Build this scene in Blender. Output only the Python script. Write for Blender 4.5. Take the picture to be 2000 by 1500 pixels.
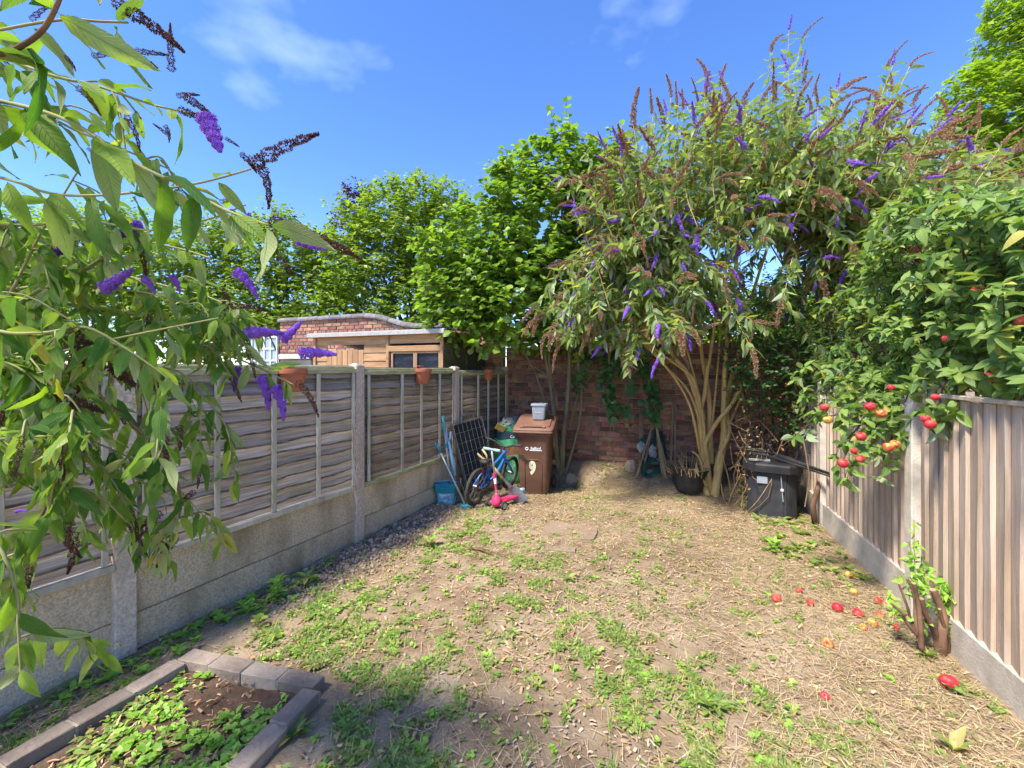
import bpy, bmesh, math, random
import numpy as np
from mathutils import Vector, Matrix, Euler
R = math.radians
random.seed(7); rng = np.random.default_rng(7)
for o in list(bpy.data.objects): bpy.data.objects.remove(o)
S = bpy.context.scene
COL = S.collection

# ------------------------------------------------------------------ camera, sky, sun, exposure
CAMH, F, HOR = 1.73, 840.0, 720.0
cam = bpy.data.cameras.new('camera'); cam.sensor_width = 36; cam.lens = 36 * F / 2000
cam.shift_y = -(750 - HOR) / 2000; cam.clip_end = 500; cam.clip_start = 0.02
camo = bpy.data.objects.new('camera', cam); COL.objects.link(camo)
camo.location = (0, 0, CAMH); camo.rotation_euler = (R(90), 0, 0); S.camera = camo

SUN = Vector((-0.77, -0.64, 0)).normalized() * math.cos(R(58)) + Vector((0, 0, math.sin(R(58))))
sl = bpy.data.lights.new('sun', 'SUN'); sl.energy = 2.8; sl.angle = R(9); sl.color = (1, .94, .84)
so = bpy.data.objects.new('sun', sl); COL.objects.link(so)
so.rotation_euler = (-SUN).to_track_quat('-Z', 'Y').to_euler(); so.location = (-8, -8, 14)
W = bpy.data.worlds.new('World'); S.world = W; W.use_nodes = True
nt = W.node_tree; nt.nodes.clear()
def wn(t, **k):
    n = nt.nodes.new(t)
    for a, b in k.items(): setattr(n, a, b)
    return n
sky = wn('ShaderNodeTexSky', sky_type='NISHITA', sun_disc=False, sun_elevation=R(58),
         sun_rotation=math.atan2(SUN.x, SUN.y), air_density=1.0, dust_density=0.0, ozone_density=3.0, altitude=1500)
hs = wn('ShaderNodeHueSaturation'); hs.inputs['Hue'].default_value = .511; hs.inputs['Saturation'].default_value = 1.2; hs.inputs['Value'].default_value = .82
nt.links.new(sky.outputs[0], hs.inputs['Color'])
tc = wn('ShaderNodeTexCoord'); mp = wn('ShaderNodeMapping'); mp.inputs['Scale'].default_value = (1.0, 1.0, 2.2)
mp.inputs['Rotation'].default_value = (0, R(25), R(20))
nt.links.new(tc.outputs['Generated'], mp.inputs[0])
nz = wn('ShaderNodeTexNoise'); nz.inputs['Scale'].default_value = 2.3; nz.inputs['Detail'].default_value = 5; nz.inputs['Roughness'].default_value = .5
nt.links.new(mp.outputs[0], nz.inputs['Vector'])
cr = wn('ShaderNodeMapRange'); cr.inputs[1].default_value = .60; cr.inputs[2].default_value = .92; cr.inputs[4].default_value = .30
nt.links.new(nz.outputs[0], cr.inputs[0])
mx = wn('ShaderNodeMix', data_type='RGBA'); mx.inputs[7].default_value = (7.5, 8.6, 10.5, 1)
nt.links.new(cr.outputs[0], mx.inputs[0]); nt.links.new(hs.outputs[0], mx.inputs[6])
bg = wn('ShaderNodeBackground'); bg.inputs[1].default_value = .148
wo = wn('ShaderNodeOutputWorld'); nt.links.new(mx.outputs[2], bg.inputs[0]); nt.links.new(bg.outputs[0], wo.inputs[0])
S.view_settings.view_transform = 'Standard'; S.view_settings.look = 'None'
S.view_settings.exposure = 1.66; S.view_settings.gamma = 1; S.view_settings.use_curve_mapping = False
S.render.engine = 'CYCLES'; S.cycles.use_denoising = True
S.cycles.max_bounces = 5; S.cycles.transparent_max_bounces = 6; S.cycles.diffuse_bounces = 3; S.cycles.glossy_bounces = 2
S.cycles.use_adaptive_sampling = True; S.cycles.adaptive_threshold = .03

# ------------------------------------------------------------------ layout helpers
LD = Vector((.426, .905, 0)); LA = math.atan2(.905, .426); LO = Vector((-2.375, 2.618, 0)); LU = 1.9012
RD = Vector((.332, .943, 0)); RA = math.atan2(.943, .332); RO = Vector((2.85, 3.03, 0))
WD = Vector((.9291, -.3697, 0)); WA = math.atan2(-.3697, .9291); WO = Vector((-.10, 7.47, 0))
def wall_d(x, y): return (x - WO.x) * -.3697 + (y - WO.y) * -.9291        # distance in front of the wall
def left_d(x, y): return (x - LO.x) * .905 + (y - LO.y) * -.426           # distance inside the left fence
def right_d(x, y): return -((x - RO.x) * .943 + (y - RO.y) * -.332)       # distance inside the right fence
def sst(t): t = np.clip(t, 0, 1); return t * t * (3 - 2 * t)
def g(x, y):
    x = np.asarray(x, float); y = np.asarray(y, float)
    b = .009 * np.sin(7.7 * x + 1.3) * np.cos(8.3 * y - 2.2 * x) + .012 * np.sin(2.1 * x + .7) * np.cos(1.7 * y + .3) + .008 * np.sin(5.3 * x - 3.1 * y) + .004 * np.sin(13 * x + 2) * np.sin(11 * y)
    r = .27 * sst((.75 - wall_d(x, y)) / .65) * (wall_d(x, y) > -.3)
    return b + r
def P(px, py, Y): return Vector(((px - 1000) / F * Y, Y, CAMH - (py - HOR) / F * Y))
def gp(px, py):
    Y = .6
    while Y < 12:
        p = P(px, py, Y)
        if p.z <= float(g(p.x, p.y)): return p
        Y += .01
    return p
def ground(x, y, dz=0): return Vector((x, y, float(g(x, y)) + dz))

# ------------------------------------------------------------------ objects
def tag(o, label=None, cat=None, group=None, kind=None):
    if label: o['label'] = label
    if cat: o['category'] = cat
    if group: o['group'] = group
    if kind: o['kind'] = kind
    return o
def empty(name, loc=(0, 0, 0), rz=0, **k):
    o = bpy.data.objects.new(name, None); COL.objects.link(o); o.location = loc; o.rotation_euler = (0, 0, rz)
    o.empty_display_size = .1
    return tag(o, **k)
def link(name, me, parent=None, loc=None, rot=None, scale=None, mat=None):
    o = bpy.data.objects.new(name, me); COL.objects.link(o)
    if parent: o.parent = parent
    if loc is not None: o.location = loc
    if rot is not None: o.rotation_euler = rot
    if scale is not None: o.scale = scale
    if mat and not me.materials: me.materials.append(mat)
    return o
class MB:
    def __init__(s): s.v = []; s.f = []; s.r = []
    def add(s, v, f, rnd=0):
        n = len(s.v); s.v += [tuple(p) for p in v]; s.f += [tuple(i + n for i in q) for q in f]; s.r += [rnd] * len(v); return s
    def box(s, c, d, rz=0, rot=None, rnd=0, taper=1.0):
        m = rot if rot is not None else Matrix.Rotation(rz, 3, 'Z'); c = Vector(c); v = []
        for z in (-.5, .5):
            for x, y in ((-.5, -.5), (.5, -.5), (.5, .5), (-.5, .5)):
                k = taper if z < 0 else 1
                v.append(c + m @ Vector((x * d[0] * k, y * d[1] * k, z * d[2])))
        return s.add(v, [(3, 2, 1, 0), (4, 5, 6, 7), (0, 1, 5, 4), (1, 2, 6, 5), (2, 3, 7, 6), (3, 0, 4, 7)], rnd)
    def cbox(s, c, d, ch=.004, rz=0, rot=None, rnd=0):
        m = rot if rot is not None else Matrix.Rotation(rz, 3, 'Z'); c = Vector(c); h = [t / 2 for t in d]; v = []; idx = {}
        for ax in range(3):
            for sx in (-1, 1):
                for sy in (-1, 1):
                    for sz in (-1, 1):
                        q = [sx * (h[0] - ch), sy * (h[1] - ch), sz * (h[2] - ch)]; q[ax] = (sx, sy, sz)[ax] * h[ax]
                        idx[(ax, sx, sy, sz)] = len(v); v.append(c + m @ Vector(q))
        f = []
        for ax in range(3):
            o1, o2 = [a for a in range(3) if a != ax]
            for sg in (-1, 1):
                q = []
                for a, b in ((-1, -1), (1, -1), (1, 1), (-1, 1)):
                    k = [0, 0, 0]; k[ax] = sg; k[o1] = a; k[o2] = b; q.append(idx[(ax, *k)])
                flip = (sg > 0) == (ax == 1)
                f.append(tuple(q[::-1] if flip else q))
        for ax in range(3):
            o1, o2 = [a for a in range(3) if a != ax]
            for a in (-1, 1):
                for b in (-1, 1):
                    k0 = [0, 0, 0]; k1 = [0, 0, 0]; k0[ax] = -1; k1[ax] = 1; k0[o1] = k1[o1] = a; k0[o2] = k1[o2] = b
                    f.append((idx[(o1, *k0)], idx[(o1, *k1)], idx[(o2, *k1)], idx[(o2, *k0)]))
        for sx in (-1, 1):
            for sy in (-1, 1):
                for sz in (-1, 1): f.append((idx[(0, sx, sy, sz)], idx[(1, sx, sy, sz)], idx[(2, sx, sy, sz)]))
        return s.add(v, f, rnd)
    def tube(s, pts, rad, n=6, rnd=0, cap=True):
        pts = [Vector(p) for p in pts]; k = len(pts)
        if not hasattr(rad, '__len__'): rad = [rad] * k
        v = []; f = []; t = (pts[1] - pts[0]).normalized()
        u = t.orthogonal().normalized()
        for i, p in enumerate(pts):
            t2 = (pts[min(i + 1, k - 1)] - pts[max(i - 1, 0)])
            t2 = t2.normalized() if t2.length > 1e-9 else t
            u = (u - t2 * u.dot(t2)); u = u.normalized() if u.length > 1e-6 else t2.orthogonal().normalized()
            w = t2.cross(u); t = t2
            for j in range(n):
                a = 2 * math.pi * j / n; v.append(p + (u * math.cos(a) + w * math.sin(a)) * rad[i])
        for i in range(k - 1):
            for j in range(n): f.append((i * n + j, i * n + (j + 1) % n, (i + 1) * n + (j + 1) % n, (i + 1) * n + j))
        if cap: f.append(tuple(range(n))[::-1]); f.append(tuple((k - 1) * n + j for j in range(n)))
        return s.add(v, f, rnd)
    def lathe(s, prof, n=24, c=(0, 0, 0), a0=0, a1=2 * math.pi, sq=0, rnd=0, axis=None):
        full = abs(a1 - a0 - 2 * math.pi) < 1e-6; m = n if full else n + 1; v = []; f = []; c = Vector(c)
        for r, z in prof:
            for j in range(m):
                a = a0 + (a1 - a0) * j / n; p = Vector((r * math.cos(a), r * math.sin(a), z))
                v.append(c + (axis @ p if axis is not None else p))
        for i in range(len(prof) - 1):
            for j in range(n):
                k = (j + 1) % m; f.append((i * m + j, i * m + k, (i + 1) * m + k, (i + 1) * m + j))
        return s.add(v, f, rnd)
    def mesh(s, name, mat=None, smooth=False):
        me = bpy.data.meshes.new(name); me.from_pydata(s.v, [], s.f); me.update()
        if any(s.r):
            a = me.attributes.new('rnd', 'FLOAT', 'POINT'); a.data.foreach_set('value', s.r)
        if smooth: me.polygons.foreach_set('use_smooth', [True] * len(me.polygons))
        if mat: me.materials.append(mat)
        return me
    def build(s, name, mat, parent=None, org=None, smooth=False, auto=None, **k):
        if org is not None:
            o0 = Vector(org); s.v = [tuple(Vector(p) - o0) for p in s.v]
        me = s.mesh(name, mat, smooth)
        if auto: me.set_sharp_from_angle(angle=R(auto))
        o = link(name, me, parent); return tag(o, **k)

def np_mesh(name, T, faces, pos, rot, scl, rnd, mat, org=(0, 0, 0), smooth=True):
    """T (n,3) template, faces (m,k), pos (N,3), rot (N,3,3), scl (N,) or (N,3)"""
    T = np.asarray(T, float); faces = np.asarray(faces); N = len(pos); n = len(T); m, k = faces.shape
    scl = np.asarray(scl, float)
    if scl.ndim == 1: scl = scl[:, None].repeat(3, 1)
    V = np.einsum('nij,npj->npi', rot, T[None] * scl[:, None, :]) + np.asarray(pos)[:, None, :] - np.asarray(org, float)
    me = bpy.data.meshes.new(name)
    me.vertices.add(N * n); me.vertices.foreach_set('co', V.reshape(-1).astype(np.float32))
    FF = (faces[None] + (np.arange(N) * n)[:, None, None]).reshape(-1)
    me.loops.add(len(FF)); me.loops.foreach_set('vertex_index', FF.astype(np.int32))
    me.polygons.add(N * m); me.polygons.foreach_set('loop_start', (np.arange(N * m) * k).astype(np.int32))
    me.polygons.foreach_set('loop_total', np.full(N * m, k, np.int32))
    if smooth: me.polygons.foreach_set('use_smooth', np.ones(N * m, bool))
    me.update(calc_edges=True)
    a = me.attributes.new('rnd', 'FLOAT', 'POINT'); a.data.foreach_set('value', np.repeat(np.asarray(rnd, np.float32), n))
    me.materials.append(mat)
    return me
def basis(d, nrm):
    d = np.asarray(d, float); d = d / np.maximum(np.linalg.norm(d, axis=1, keepdims=True), 1e-9)
    z = nrm - (nrm * d).sum(1, keepdims=True) * d; ln = np.linalg.norm(z, axis=1, keepdims=True)
    z = np.where(ln > 1e-5, z / np.maximum(ln, 1e-9), np.array([[1, 0, 0.]]))
    x = np.cross(d, z); return np.stack([x, d, z], axis=2)
def unit(n):
    v = rng.normal(size=(n, 3)); return v / np.linalg.norm(v, axis=1, keepdims=True)

# ------------------------------------------------------------------ materials
def mat(name, a, b=None, scale=6, stretch=(1, 1, 1), rough=.8, bump=0., bscale=None, spec=.25, rv=.0, metal=0, c=None, cscale=2, camt=.5,
        coord='Object', detail=6, lo=.35, hi=.65, coat=0, hue=0, streak=0):
    m = bpy.data.materials.new(name); m.use_nodes = True; t = m.node_tree; N = t.nodes; L = t.links; bs = N['Principled BSDF']
    bs.inputs['Roughness'].default_value = rough; bs.inputs['Specular IOR Level'].default_value = spec; bs.inputs['Metallic'].default_value = metal
    bs.inputs['Coat Weight'].default_value = coat
    tc = N.new('ShaderNodeTexCoord'); mp = N.new('ShaderNodeMapping'); mp.inputs['Scale'].default_value = stretch
    oi = N.new('ShaderNodeObjectInfo'); at = N.new('ShaderNodeAttribute'); at.attribute_name = 'rnd'
    ad = N.new('ShaderNodeMath'); ad.operation = 'ADD'; L.new(oi.outputs['Random'], ad.inputs[0]); L.new(at.outputs['Fac'], ad.inputs[1])
    fr = N.new('ShaderNodeMath'); fr.operation = 'FRACT'; L.new(ad.outputs[0], fr.inputs[0])
    off = N.new('ShaderNodeMath'); off.operation = 'MULTIPLY'; off.inputs[1].default_value = 37.0; L.new(fr.outputs[0], off.inputs[0])
    va = N.new('ShaderNodeVectorMath'); L.new(tc.outputs[coord], va.inputs[0]); L.new(off.outputs[0], va.inputs[1])
    L.new(va.outputs[0], mp.inputs[0])
    nz = N.new('ShaderNodeTexNoise'); nz.inputs['Scale'].default_value = scale; nz.inputs['Detail'].default_value = detail; nz.inputs['Roughness'].default_value = .62
    L.new(mp.outputs[0], nz.inputs['Vector'])
    rp = N.new('ShaderNodeMapRange'); rp.inputs[1].default_value = lo; rp.inputs[2].default_value = hi; L.new(nz.outputs[0], rp.inputs[0])
    mx = N.new('ShaderNodeMix'); mx.data_type = 'RGBA'; mx.inputs[6].default_value = (*a, 1); mx.inputs[7].default_value = (*(b or a), 1)
    L.new(rp.outputs[0], mx.inputs[0]); col = mx.outputs[2]
    if c:
        n2 = N.new('ShaderNodeTexNoise'); n2.inputs['Scale'].default_value = cscale; n2.inputs['Detail'].default_value = 5; L.new(va.outputs[0], n2.inputs['Vector'])
        r2 = N.new('ShaderNodeMapRange'); r2.inputs[1].default_value = .48; r2.inputs[2].default_value = .72; r2.inputs[4].default_value = camt; L.new(n2.outputs[0], r2.inputs[0])
        if streak:
            sm = N.new('ShaderNodeMapping'); sm.inputs['Scale'].default_value = (1, 1, streak); L.new(va.outputs[0], sm.inputs[0]); L.new(sm.outputs[0], n2.inputs['Vector'])
        m2 = N.new('ShaderNodeMix'); m2.data_type = 'RGBA'; m2.inputs[7].default_value = (*c, 1); L.new(col, m2.inputs[6]); L.new(r2.outputs[0], m2.inputs[0]); col = m2.outputs[2]
    if rv or hue:
        h = N.new('ShaderNodeHueSaturation'); r3 = N.new('ShaderNodeMapRange'); r3.inputs[3].default_value = 1 - rv; r3.inputs[4].default_value = 1 + rv
        L.new(fr.outputs[0], r3.inputs[0]); L.new(r3.outputs[0], h.inputs['Value']); L.new(col, h.inputs['Color']); col = h.outputs[0]
        if hue:
            f7 = N.new('ShaderNodeMath'); f7.operation = 'MULTIPLY'; f7.inputs[1].default_value = 7.13; L.new(fr.outputs[0], f7.inputs[0])
            f8 = N.new('ShaderNodeMath'); f8.operation = 'FRACT'; L.new(f7.outputs[0], f8.inputs[0])
            r4 = N.new('ShaderNodeMapRange'); r4.inputs[3].default_value = .5 - hue; r4.inputs[4].default_value = .5 + hue; L.new(f8.outputs[0], r4.inputs[0]); L.new(r4.outputs[0], h.inputs['Hue'])
    L.new(col, bs.inputs['Base Color'])
    if bump:
        bn = N.new('ShaderNodeTexNoise'); bn.inputs['Scale'].default_value = bscale or scale * 4; bn.inputs['Detail'].default_value = 6; L.new(mp.outputs[0], bn.inputs['Vector'])
        bp = N.new('ShaderNodeBump'); bp.inputs['Strength'].default_value = bump; bp.inputs['Distance'].default_value = .01
        L.new(bn.outputs[0], bp.inputs['Height']); L.new(bp.outputs[0], bs.inputs['Normal'])
    return m
def leafmat(name, a, b, under, tl=.4, rough=.42, yellow=None, yamt=.0, spec=.35, tcol=None, vein=0, spot=0):
    m = bpy.data.materials.new(name); m.use_nodes = True; t = m.node_tree; N = t.nodes; L = t.links; bs = N['Principled BSDF']
    oi = N.new('ShaderNodeObjectInfo'); at = N.new('ShaderNodeAttribute'); at.attribute_name = 'rnd'
    ad = N.new('ShaderNodeMath'); ad.operation = 'ADD'; L.new(oi.outputs['Random'], ad.inputs[0]); L.new(at.outputs['Fac'], ad.inputs[1])
    fr = N.new('ShaderNodeMath'); fr.operation = 'FRACT'; L.new(ad.outputs[0], fr.inputs[0])
    cr = N.new('ShaderNodeValToRGB'); e = cr.color_ramp.elements; e[0].color = (*a, 1); e[1].color = (*b, 1); e[1].position = 1 - yamt - .02 if yellow else 1
    if yellow:
        q = e.new(1 - yamt); q.color = (*yellow, 1)
    L.new(fr.outputs[0], cr.inputs[0])
    tc = N.new('ShaderNodeTexCoord'); nz = N.new('ShaderNodeTexNoise'); nz.inputs['Scale'].default_value = 14; L.new(tc.outputs['Object'], nz.inputs['Vector'])
    mr = N.new('ShaderNodeMapRange'); mr.inputs[3].default_value = .8; mr.inputs[4].default_value = 1.2; L.new(nz.outputs[0], mr.inputs[0])
    hv = N.new('ShaderNodeHueSaturation'); L.new(cr.outputs[0], hv.inputs['Color']); L.new(mr.outputs[0], hv.inputs['Value'])
    if spot:                                                         # browned blotches and edges
        n3 = N.new('ShaderNodeTexNoise'); n3.inputs['Scale'].default_value = 5.5; n3.inputs['Detail'].default_value = 4; va = N.new('ShaderNodeVectorMath'); L.new(tc.outputs['Object'], va.inputs[0]); f9 = N.new('ShaderNodeMath'); f9.operation = 'MULTIPLY'; f9.inputs[1].default_value = 31; L.new(fr.outputs[0], f9.inputs[0]); L.new(f9.outputs[0], va.inputs[1]); L.new(va.outputs[0], n3.inputs['Vector'])
        r9 = N.new('ShaderNodeMapRange'); r9.inputs[1].default_value = .70; r9.inputs[2].default_value = .76; r9.inputs[4].default_value = .7; L.new(n3.outputs[0], r9.inputs[0]); m9 = N.new('ShaderNodeMix'); m9.data_type = 'RGBA'; m9.inputs[7].default_value = (.22, .15, .055, 1); L.new(r9.outputs[0], m9.inputs[0]); L.new(hv.outputs[0], m9.inputs[6])
        class _o: outputs = [m9.outputs[2]]
        hv = _o
    ge = N.new('ShaderNodeNewGeometry'); mx = N.new('ShaderNodeMix'); mx.data_type = 'RGBA'; mx.inputs[7].default_value = (*under, 1)
    L.new(ge.outputs['Backfacing'], mx.inputs[0]); L.new(hv.outputs[0], mx.inputs[6]); L.new(mx.outputs[2], bs.inputs['Base Color'])
    if vein:                                                         # midrib and side veins from the leaf's own coordinates
        def ma(op, x, y=None):
            n = N.new('ShaderNodeMath'); n.operation = op
            for i, q in enumerate((x, y)):
                if q is None: continue
                if isinstance(q, (int, float)): n.inputs[i].default_value = q
                else: L.new(q, n.inputs[i])
            return n.outputs[0]
        ax = N.new('ShaderNodeAttribute'); ax.attribute_name = 'lx'; ay = N.new('ShaderNodeAttribute'); ay.attribute_name = 'ly'
        xa = ma('ABSOLUTE', ax.outputs['Fac']); rib = N.new('ShaderNodeMapRange'); rib.inputs[1].default_value = .07; rib.inputs[2].default_value = .02; L.new(xa, rib.inputs[0])
        ph = ma('FRACT', ma('SUBTRACT', ma('MULTIPLY', ay.outputs['Fac'], 13.0), ma('MULTIPLY', xa, 2.6))); sv = N.new('ShaderNodeMapRange'); sv.inputs[1].default_value = .86; sv.inputs[2].default_value = .97; sv.inputs[4].default_value = .55; L.new(ph, sv.inputs[0])
        vn = ma('MAXIMUM', rib.outputs[0], sv.outputs[0]); vx = N.new('ShaderNodeMix'); vx.data_type = 'RGBA'; vx.inputs[7].default_value = (.34, .42, .16, 1)
        L.new(ma('MULTIPLY', vn, .5), vx.inputs[0]); L.new(mx.outputs[2], vx.inputs[6]); L.new(vx.outputs[2], bs.inputs['Base Color'])
        bp = N.new('ShaderNodeBump'); bp.inputs['Strength'].default_value = vein; bp.inputs['Distance'].default_value = .004; bp.invert = True; L.new(ma('ADD', vn, ma('MULTIPLY', ph, -.5)), bp.inputs['Height']); L.new(bp.outputs[0], bs.inputs['Normal'])
    bs.inputs['Roughness'].default_value = rough; bs.inputs['Specular IOR Level'].default_value = spec
    tr = N.new('ShaderNodeBsdfTranslucent'); h2 = N.new('ShaderNodeMix'); h2.data_type = 'RGBA'; h2.blend_type = 'MULTIPLY'; h2.inputs[0].default_value = 1
    h2.inputs[7].default_value = (*(tcol or (1.9, 2.1, .7)), 1); L.new(hv.outputs[0], h2.inputs[6]); L.new(h2.outputs[2], tr.inputs['Color'])
    ms = N.new('ShaderNodeMixShader'); ms.inputs[0].default_value = tl; L.new(bs.outputs[0], ms.inputs[1]); L.new(tr.outputs[0], ms.inputs[2])
    L.new(ms.outputs[0], N['Material Output'].inputs['Surface'])
    return m
MT = {}
MT['soil'] = mat('soil', (.32, .235, .15), (.18, .12, .072), scale=5, bump=1.0, bscale=55, c=(.42, .325, .22), cscale=1.6, camt=.8, rough=.95, spec=.1)
MT['bedsoil'] = mat('bed_soil', (.14, .09, .06), (.07, .045, .03), scale=8, bump=1, bscale=50, c=(.22, .15, .11), cscale=3, camt=.7, rough=.95, spec=.1)
MT['slat'] = mat('weathered_slat', (.49, .41, .35), (.25, .20, .16), scale=2.6, stretch=(.8, 16, 20), bump=.35, bscale=6, c=(.26, .225, .095), cscale=3.2, camt=.65, rv=.32, rough=.9, spec=.1)
MT['slatedge_shadow'] = mat('waney_edge_shadow', (.25, .195, .145), (.12, .09, .065), scale=7, lo=.4, hi=.6, rough=.95, spec=.05)  # dark bark edge, also painting in the shadow line between slats
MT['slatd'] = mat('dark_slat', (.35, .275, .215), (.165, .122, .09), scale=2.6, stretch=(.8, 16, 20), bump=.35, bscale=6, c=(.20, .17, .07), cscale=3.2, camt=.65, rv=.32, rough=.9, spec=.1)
MT['batten'] = mat('batten_wood', (.66, .575, .455), (.44, .37, .275), scale=3, stretch=(5, 5, 1), bump=.3, c=(.35, .335, .17), cscale=3, camt=.5, rv=.12, rough=.9, spec=.1)
MT['rail'] = mat('mossy_rail', (.52, .46, .32), (.30, .29, .12), scale=5, stretch=(1, 4, 4), bump=.3, c=(.24, .27, .09), cscale=5, camt=.7, rv=.1, rough=.9, spec=.1)
MT['post'] = mat('concrete_post', (.80, .64, .505), (.50, .39, .30), scale=60, bump=.9, bscale=90, c=(.42, .34, .235), cscale=4, camt=.7, rough=.95, spec=.1, rv=.08, streak=.4)
MT['gravelboard'] = mat('stained_concrete', (.80, .63, .435), (.50, .385, .26), scale=75, bump=.9, bscale=90, lo=.38, hi=.62, c=(.24, .185, .085), cscale=3.6, camt=.85, rough=.95, spec=.1, rv=.10, streak=.3)
MT['palecon'] = mat('pale_concrete', (.66, .58, .485), (.52, .455, .37), scale=14, bump=.5, bscale=90, c=(.36, .30, .215), cscale=4, camt=.65, rough=.95, spec=.1, rv=.05, streak=.5)
MT['board'] = mat('silvered_board', (.62, .50, .395), (.45, .335, .24), scale=3.0, stretch=(5, 5, .5), bump=.5, bscale=12, c=(.37, .26, .17), cscale=4, camt=.55, rv=.17, rough=.9, spec=.1, streak=.2)
MT['brick'] = mat('red_brick', (.37, .165, .10), (.22, .105, .072), scale=9, bump=.6, bscale=40, c=(.13, .095, .075), cscale=6, camt=.7, rv=.45, hue=.02, rough=.92, spec=.1)
MT['brick2'] = mat('orange_brick', (.40, .195, .13), (.26, .13, .092), scale=9, bump=.5, bscale=40, c=(.17, .13, .11), cscale=6, camt=.65, rv=.38, hue=.02, rough=.92, spec=.1)
MT['mortar'] = mat('old_mortar', (.35, .285, .225), (.18, .145, .115), scale=14, bump=.8, rough=.95, spec=.05)
MT['coping'] = mat('grey_coping', (.23, .21, .205), (.14, .125, .12), scale=8, bump=.3, rv=.2, rough=.85)
MT['blue_brick'] = mat('blue_brick', (.33, .26, .205), (.215, .168, .135), scale=12, bump=.6, bscale=50, c=(.42, .35, .27), cscale=6, camt=.6, rv=.2, rough=.85, spec=.15)
MT['bedmortar'] = mat('sandy_mortar', (.42, .36, .27), (.3, .25, .19), scale=20, bump=.6, rough=.95)
MT['shed'] = mat('orange_shiplap', (.47, .285, .15), (.32, .18, .09), scale=2.4, stretch=(1, 9, 9), bump=.25, bscale=9, rv=.14, rough=.8, spec=.15)
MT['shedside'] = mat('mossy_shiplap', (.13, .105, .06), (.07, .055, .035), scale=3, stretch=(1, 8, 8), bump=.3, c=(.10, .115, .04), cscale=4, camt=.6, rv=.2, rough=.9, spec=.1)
MT['sheddoor'] = mat('shed_door_wood', (.46, .27, .14), (.34, .20, .11), scale=3, stretch=(9, 9, 1), bump=.25, rv=.16, rough=.8, spec=.15)
MT['felt'] = mat('pale_felt', (.45, .43, .40), (.34, .32, .29), scale=30, rough=.95)
MT['darkglass'] = mat('filmed_glass', (.014, .017, .026), (.07, .075, .095), scale=5, stretch=(1, 1, 3), lo=.5, hi=.85, rough=.35, spec=.15)
MT['cream'] = mat('cream_render', (.60, .57, .48), (.5, .48, .4), scale=6, rough=.9)
MT['white'] = mat('white_paint', (.75, .76, .76), (.62, .64, .64), scale=8, rough=.55, spec=.4)
MT['pane'] = mat('window_pane', (.22, .27, .33), (.36, .42, .48), scale=3, rough=.12, spec=.5)
MT['terracotta'] = mat('terracotta_plastic', (.50, .15, .07), (.42, .12, .055), scale=8, rough=.5, spec=.35)
MT['binbrown'] = mat('brown_bin', (.175, .085, .053), (.13, .064, .042), scale=5, bump=.08, c=(.23, .145, .10), cscale=4, camt=.45, rough=.55, spec=.25)
MT['lidbrown'] = mat('brown_lid', (.22, .108, .068), (.175, .085, .055), scale=6, c=(.29, .175, .125), cscale=5, camt=.4, rough=.5, spec=.35)
MT['cream_vinyl'] = mat('cream_vinyl', (.78, .74, .48), rough=.5)
MT['whitevinyl'] = mat('white_vinyl', (.8, .8, .78), rough=.5)
MT['greyplastic'] = mat('grey_plastic', (.34, .37, .40), (.30, .33, .36), scale=10, rough=.45, spec=.4)
MT['rubber'] = mat('tyre_rubber', (.045, .040, .037), (.075, .065, .055), scale=18, bump=.3, rough=.85)
MT['black'] = mat('black_plastic', (.022, .022, .024), (.035, .034, .034), scale=10, c=(.10, .09, .08), cscale=5, camt=.25, rough=.55, spec=.35)
MT['charcoal'] = mat('charcoal_plastic', (.032, .033, .037), (.05, .05, .054), scale=8, bump=.15, c=(.12, .115, .10), cscale=6, camt=.35, rough=.6, spec=.3)
MT['steel'] = mat('galvanised_wire', (.42, .42, .42), (.30, .28, .26), scale=20, metal=.7, rough=.45, c=(.22, .13, .08), cscale=9, camt=.5)
MT['alu'] = mat('aluminium_pole', (.58, .60, .62), (.5, .52, .54), scale=10, metal=.6, rough=.4)
MT['rust'] = mat('rusty_metal', (.20, .115, .07), (.12, .075, .05), scale=20, metal=.3, rough=.7)
MT['blue'] = mat('blue_frame', (.035, .20, .62), (.03, .17, .55), scale=6, rough=.28, spec=.5, coat=.3)
MT['teal'] = mat('teal_plastic', (.02, .27, .36), (.02, .23, .31), scale=6, rough=.45, spec=.4)
MT['aqua'] = mat('aqua_plastic', (.13, .52, .52), (.10, .46, .47), scale=6, rough=.4, spec=.4)
MT['skyblue'] = mat('pale_blue_plastic', (.36, .58, .68), (.30, .52, .62), scale=6, rough=.45)
MT['pink'] = mat('pink_plastic', (.80, .05, .16), (.72, .04, .13), scale=5, rough=.35, spec=.45)
MT['ash'] = mat('pale_ash_wood', (.62, .45, .20), (.52, .36, .15), scale=3, stretch=(8, 8, 1), rough=.6)
MT['spade'] = mat('worn_steel', (.24, .23, .22), (.15, .14, .13), scale=12, metal=.5, rough=.5)
MT['oldwood'] = mat('grey_old_wood', (.28, .205, .14), (.18, .125, .085), scale=3, stretch=(8, 8, 1), bump=.3, rv=.2, rough=.9)
MT['stake'] = mat('pale_stake', (.40, .29, .155), (.28, .195, .10), scale=3, stretch=(8, 8, 1), bump=.3, rv=.2, rough=.9)
MT['canvas'] = mat('green_canvas', (.010, .075, .06), (.006, .045, .04), scale=8, rough=.7)
MT['greycloth'] = mat('grey_cloth', (.33, .335, .315), (.17, .175, .165), scale=9, bump=.6, rough=.8)
MT['stone'] = mat('sandstone', (.37, .28, .20), (.25, .19, .14), scale=8, bump=.5, rough=.9)
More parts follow.
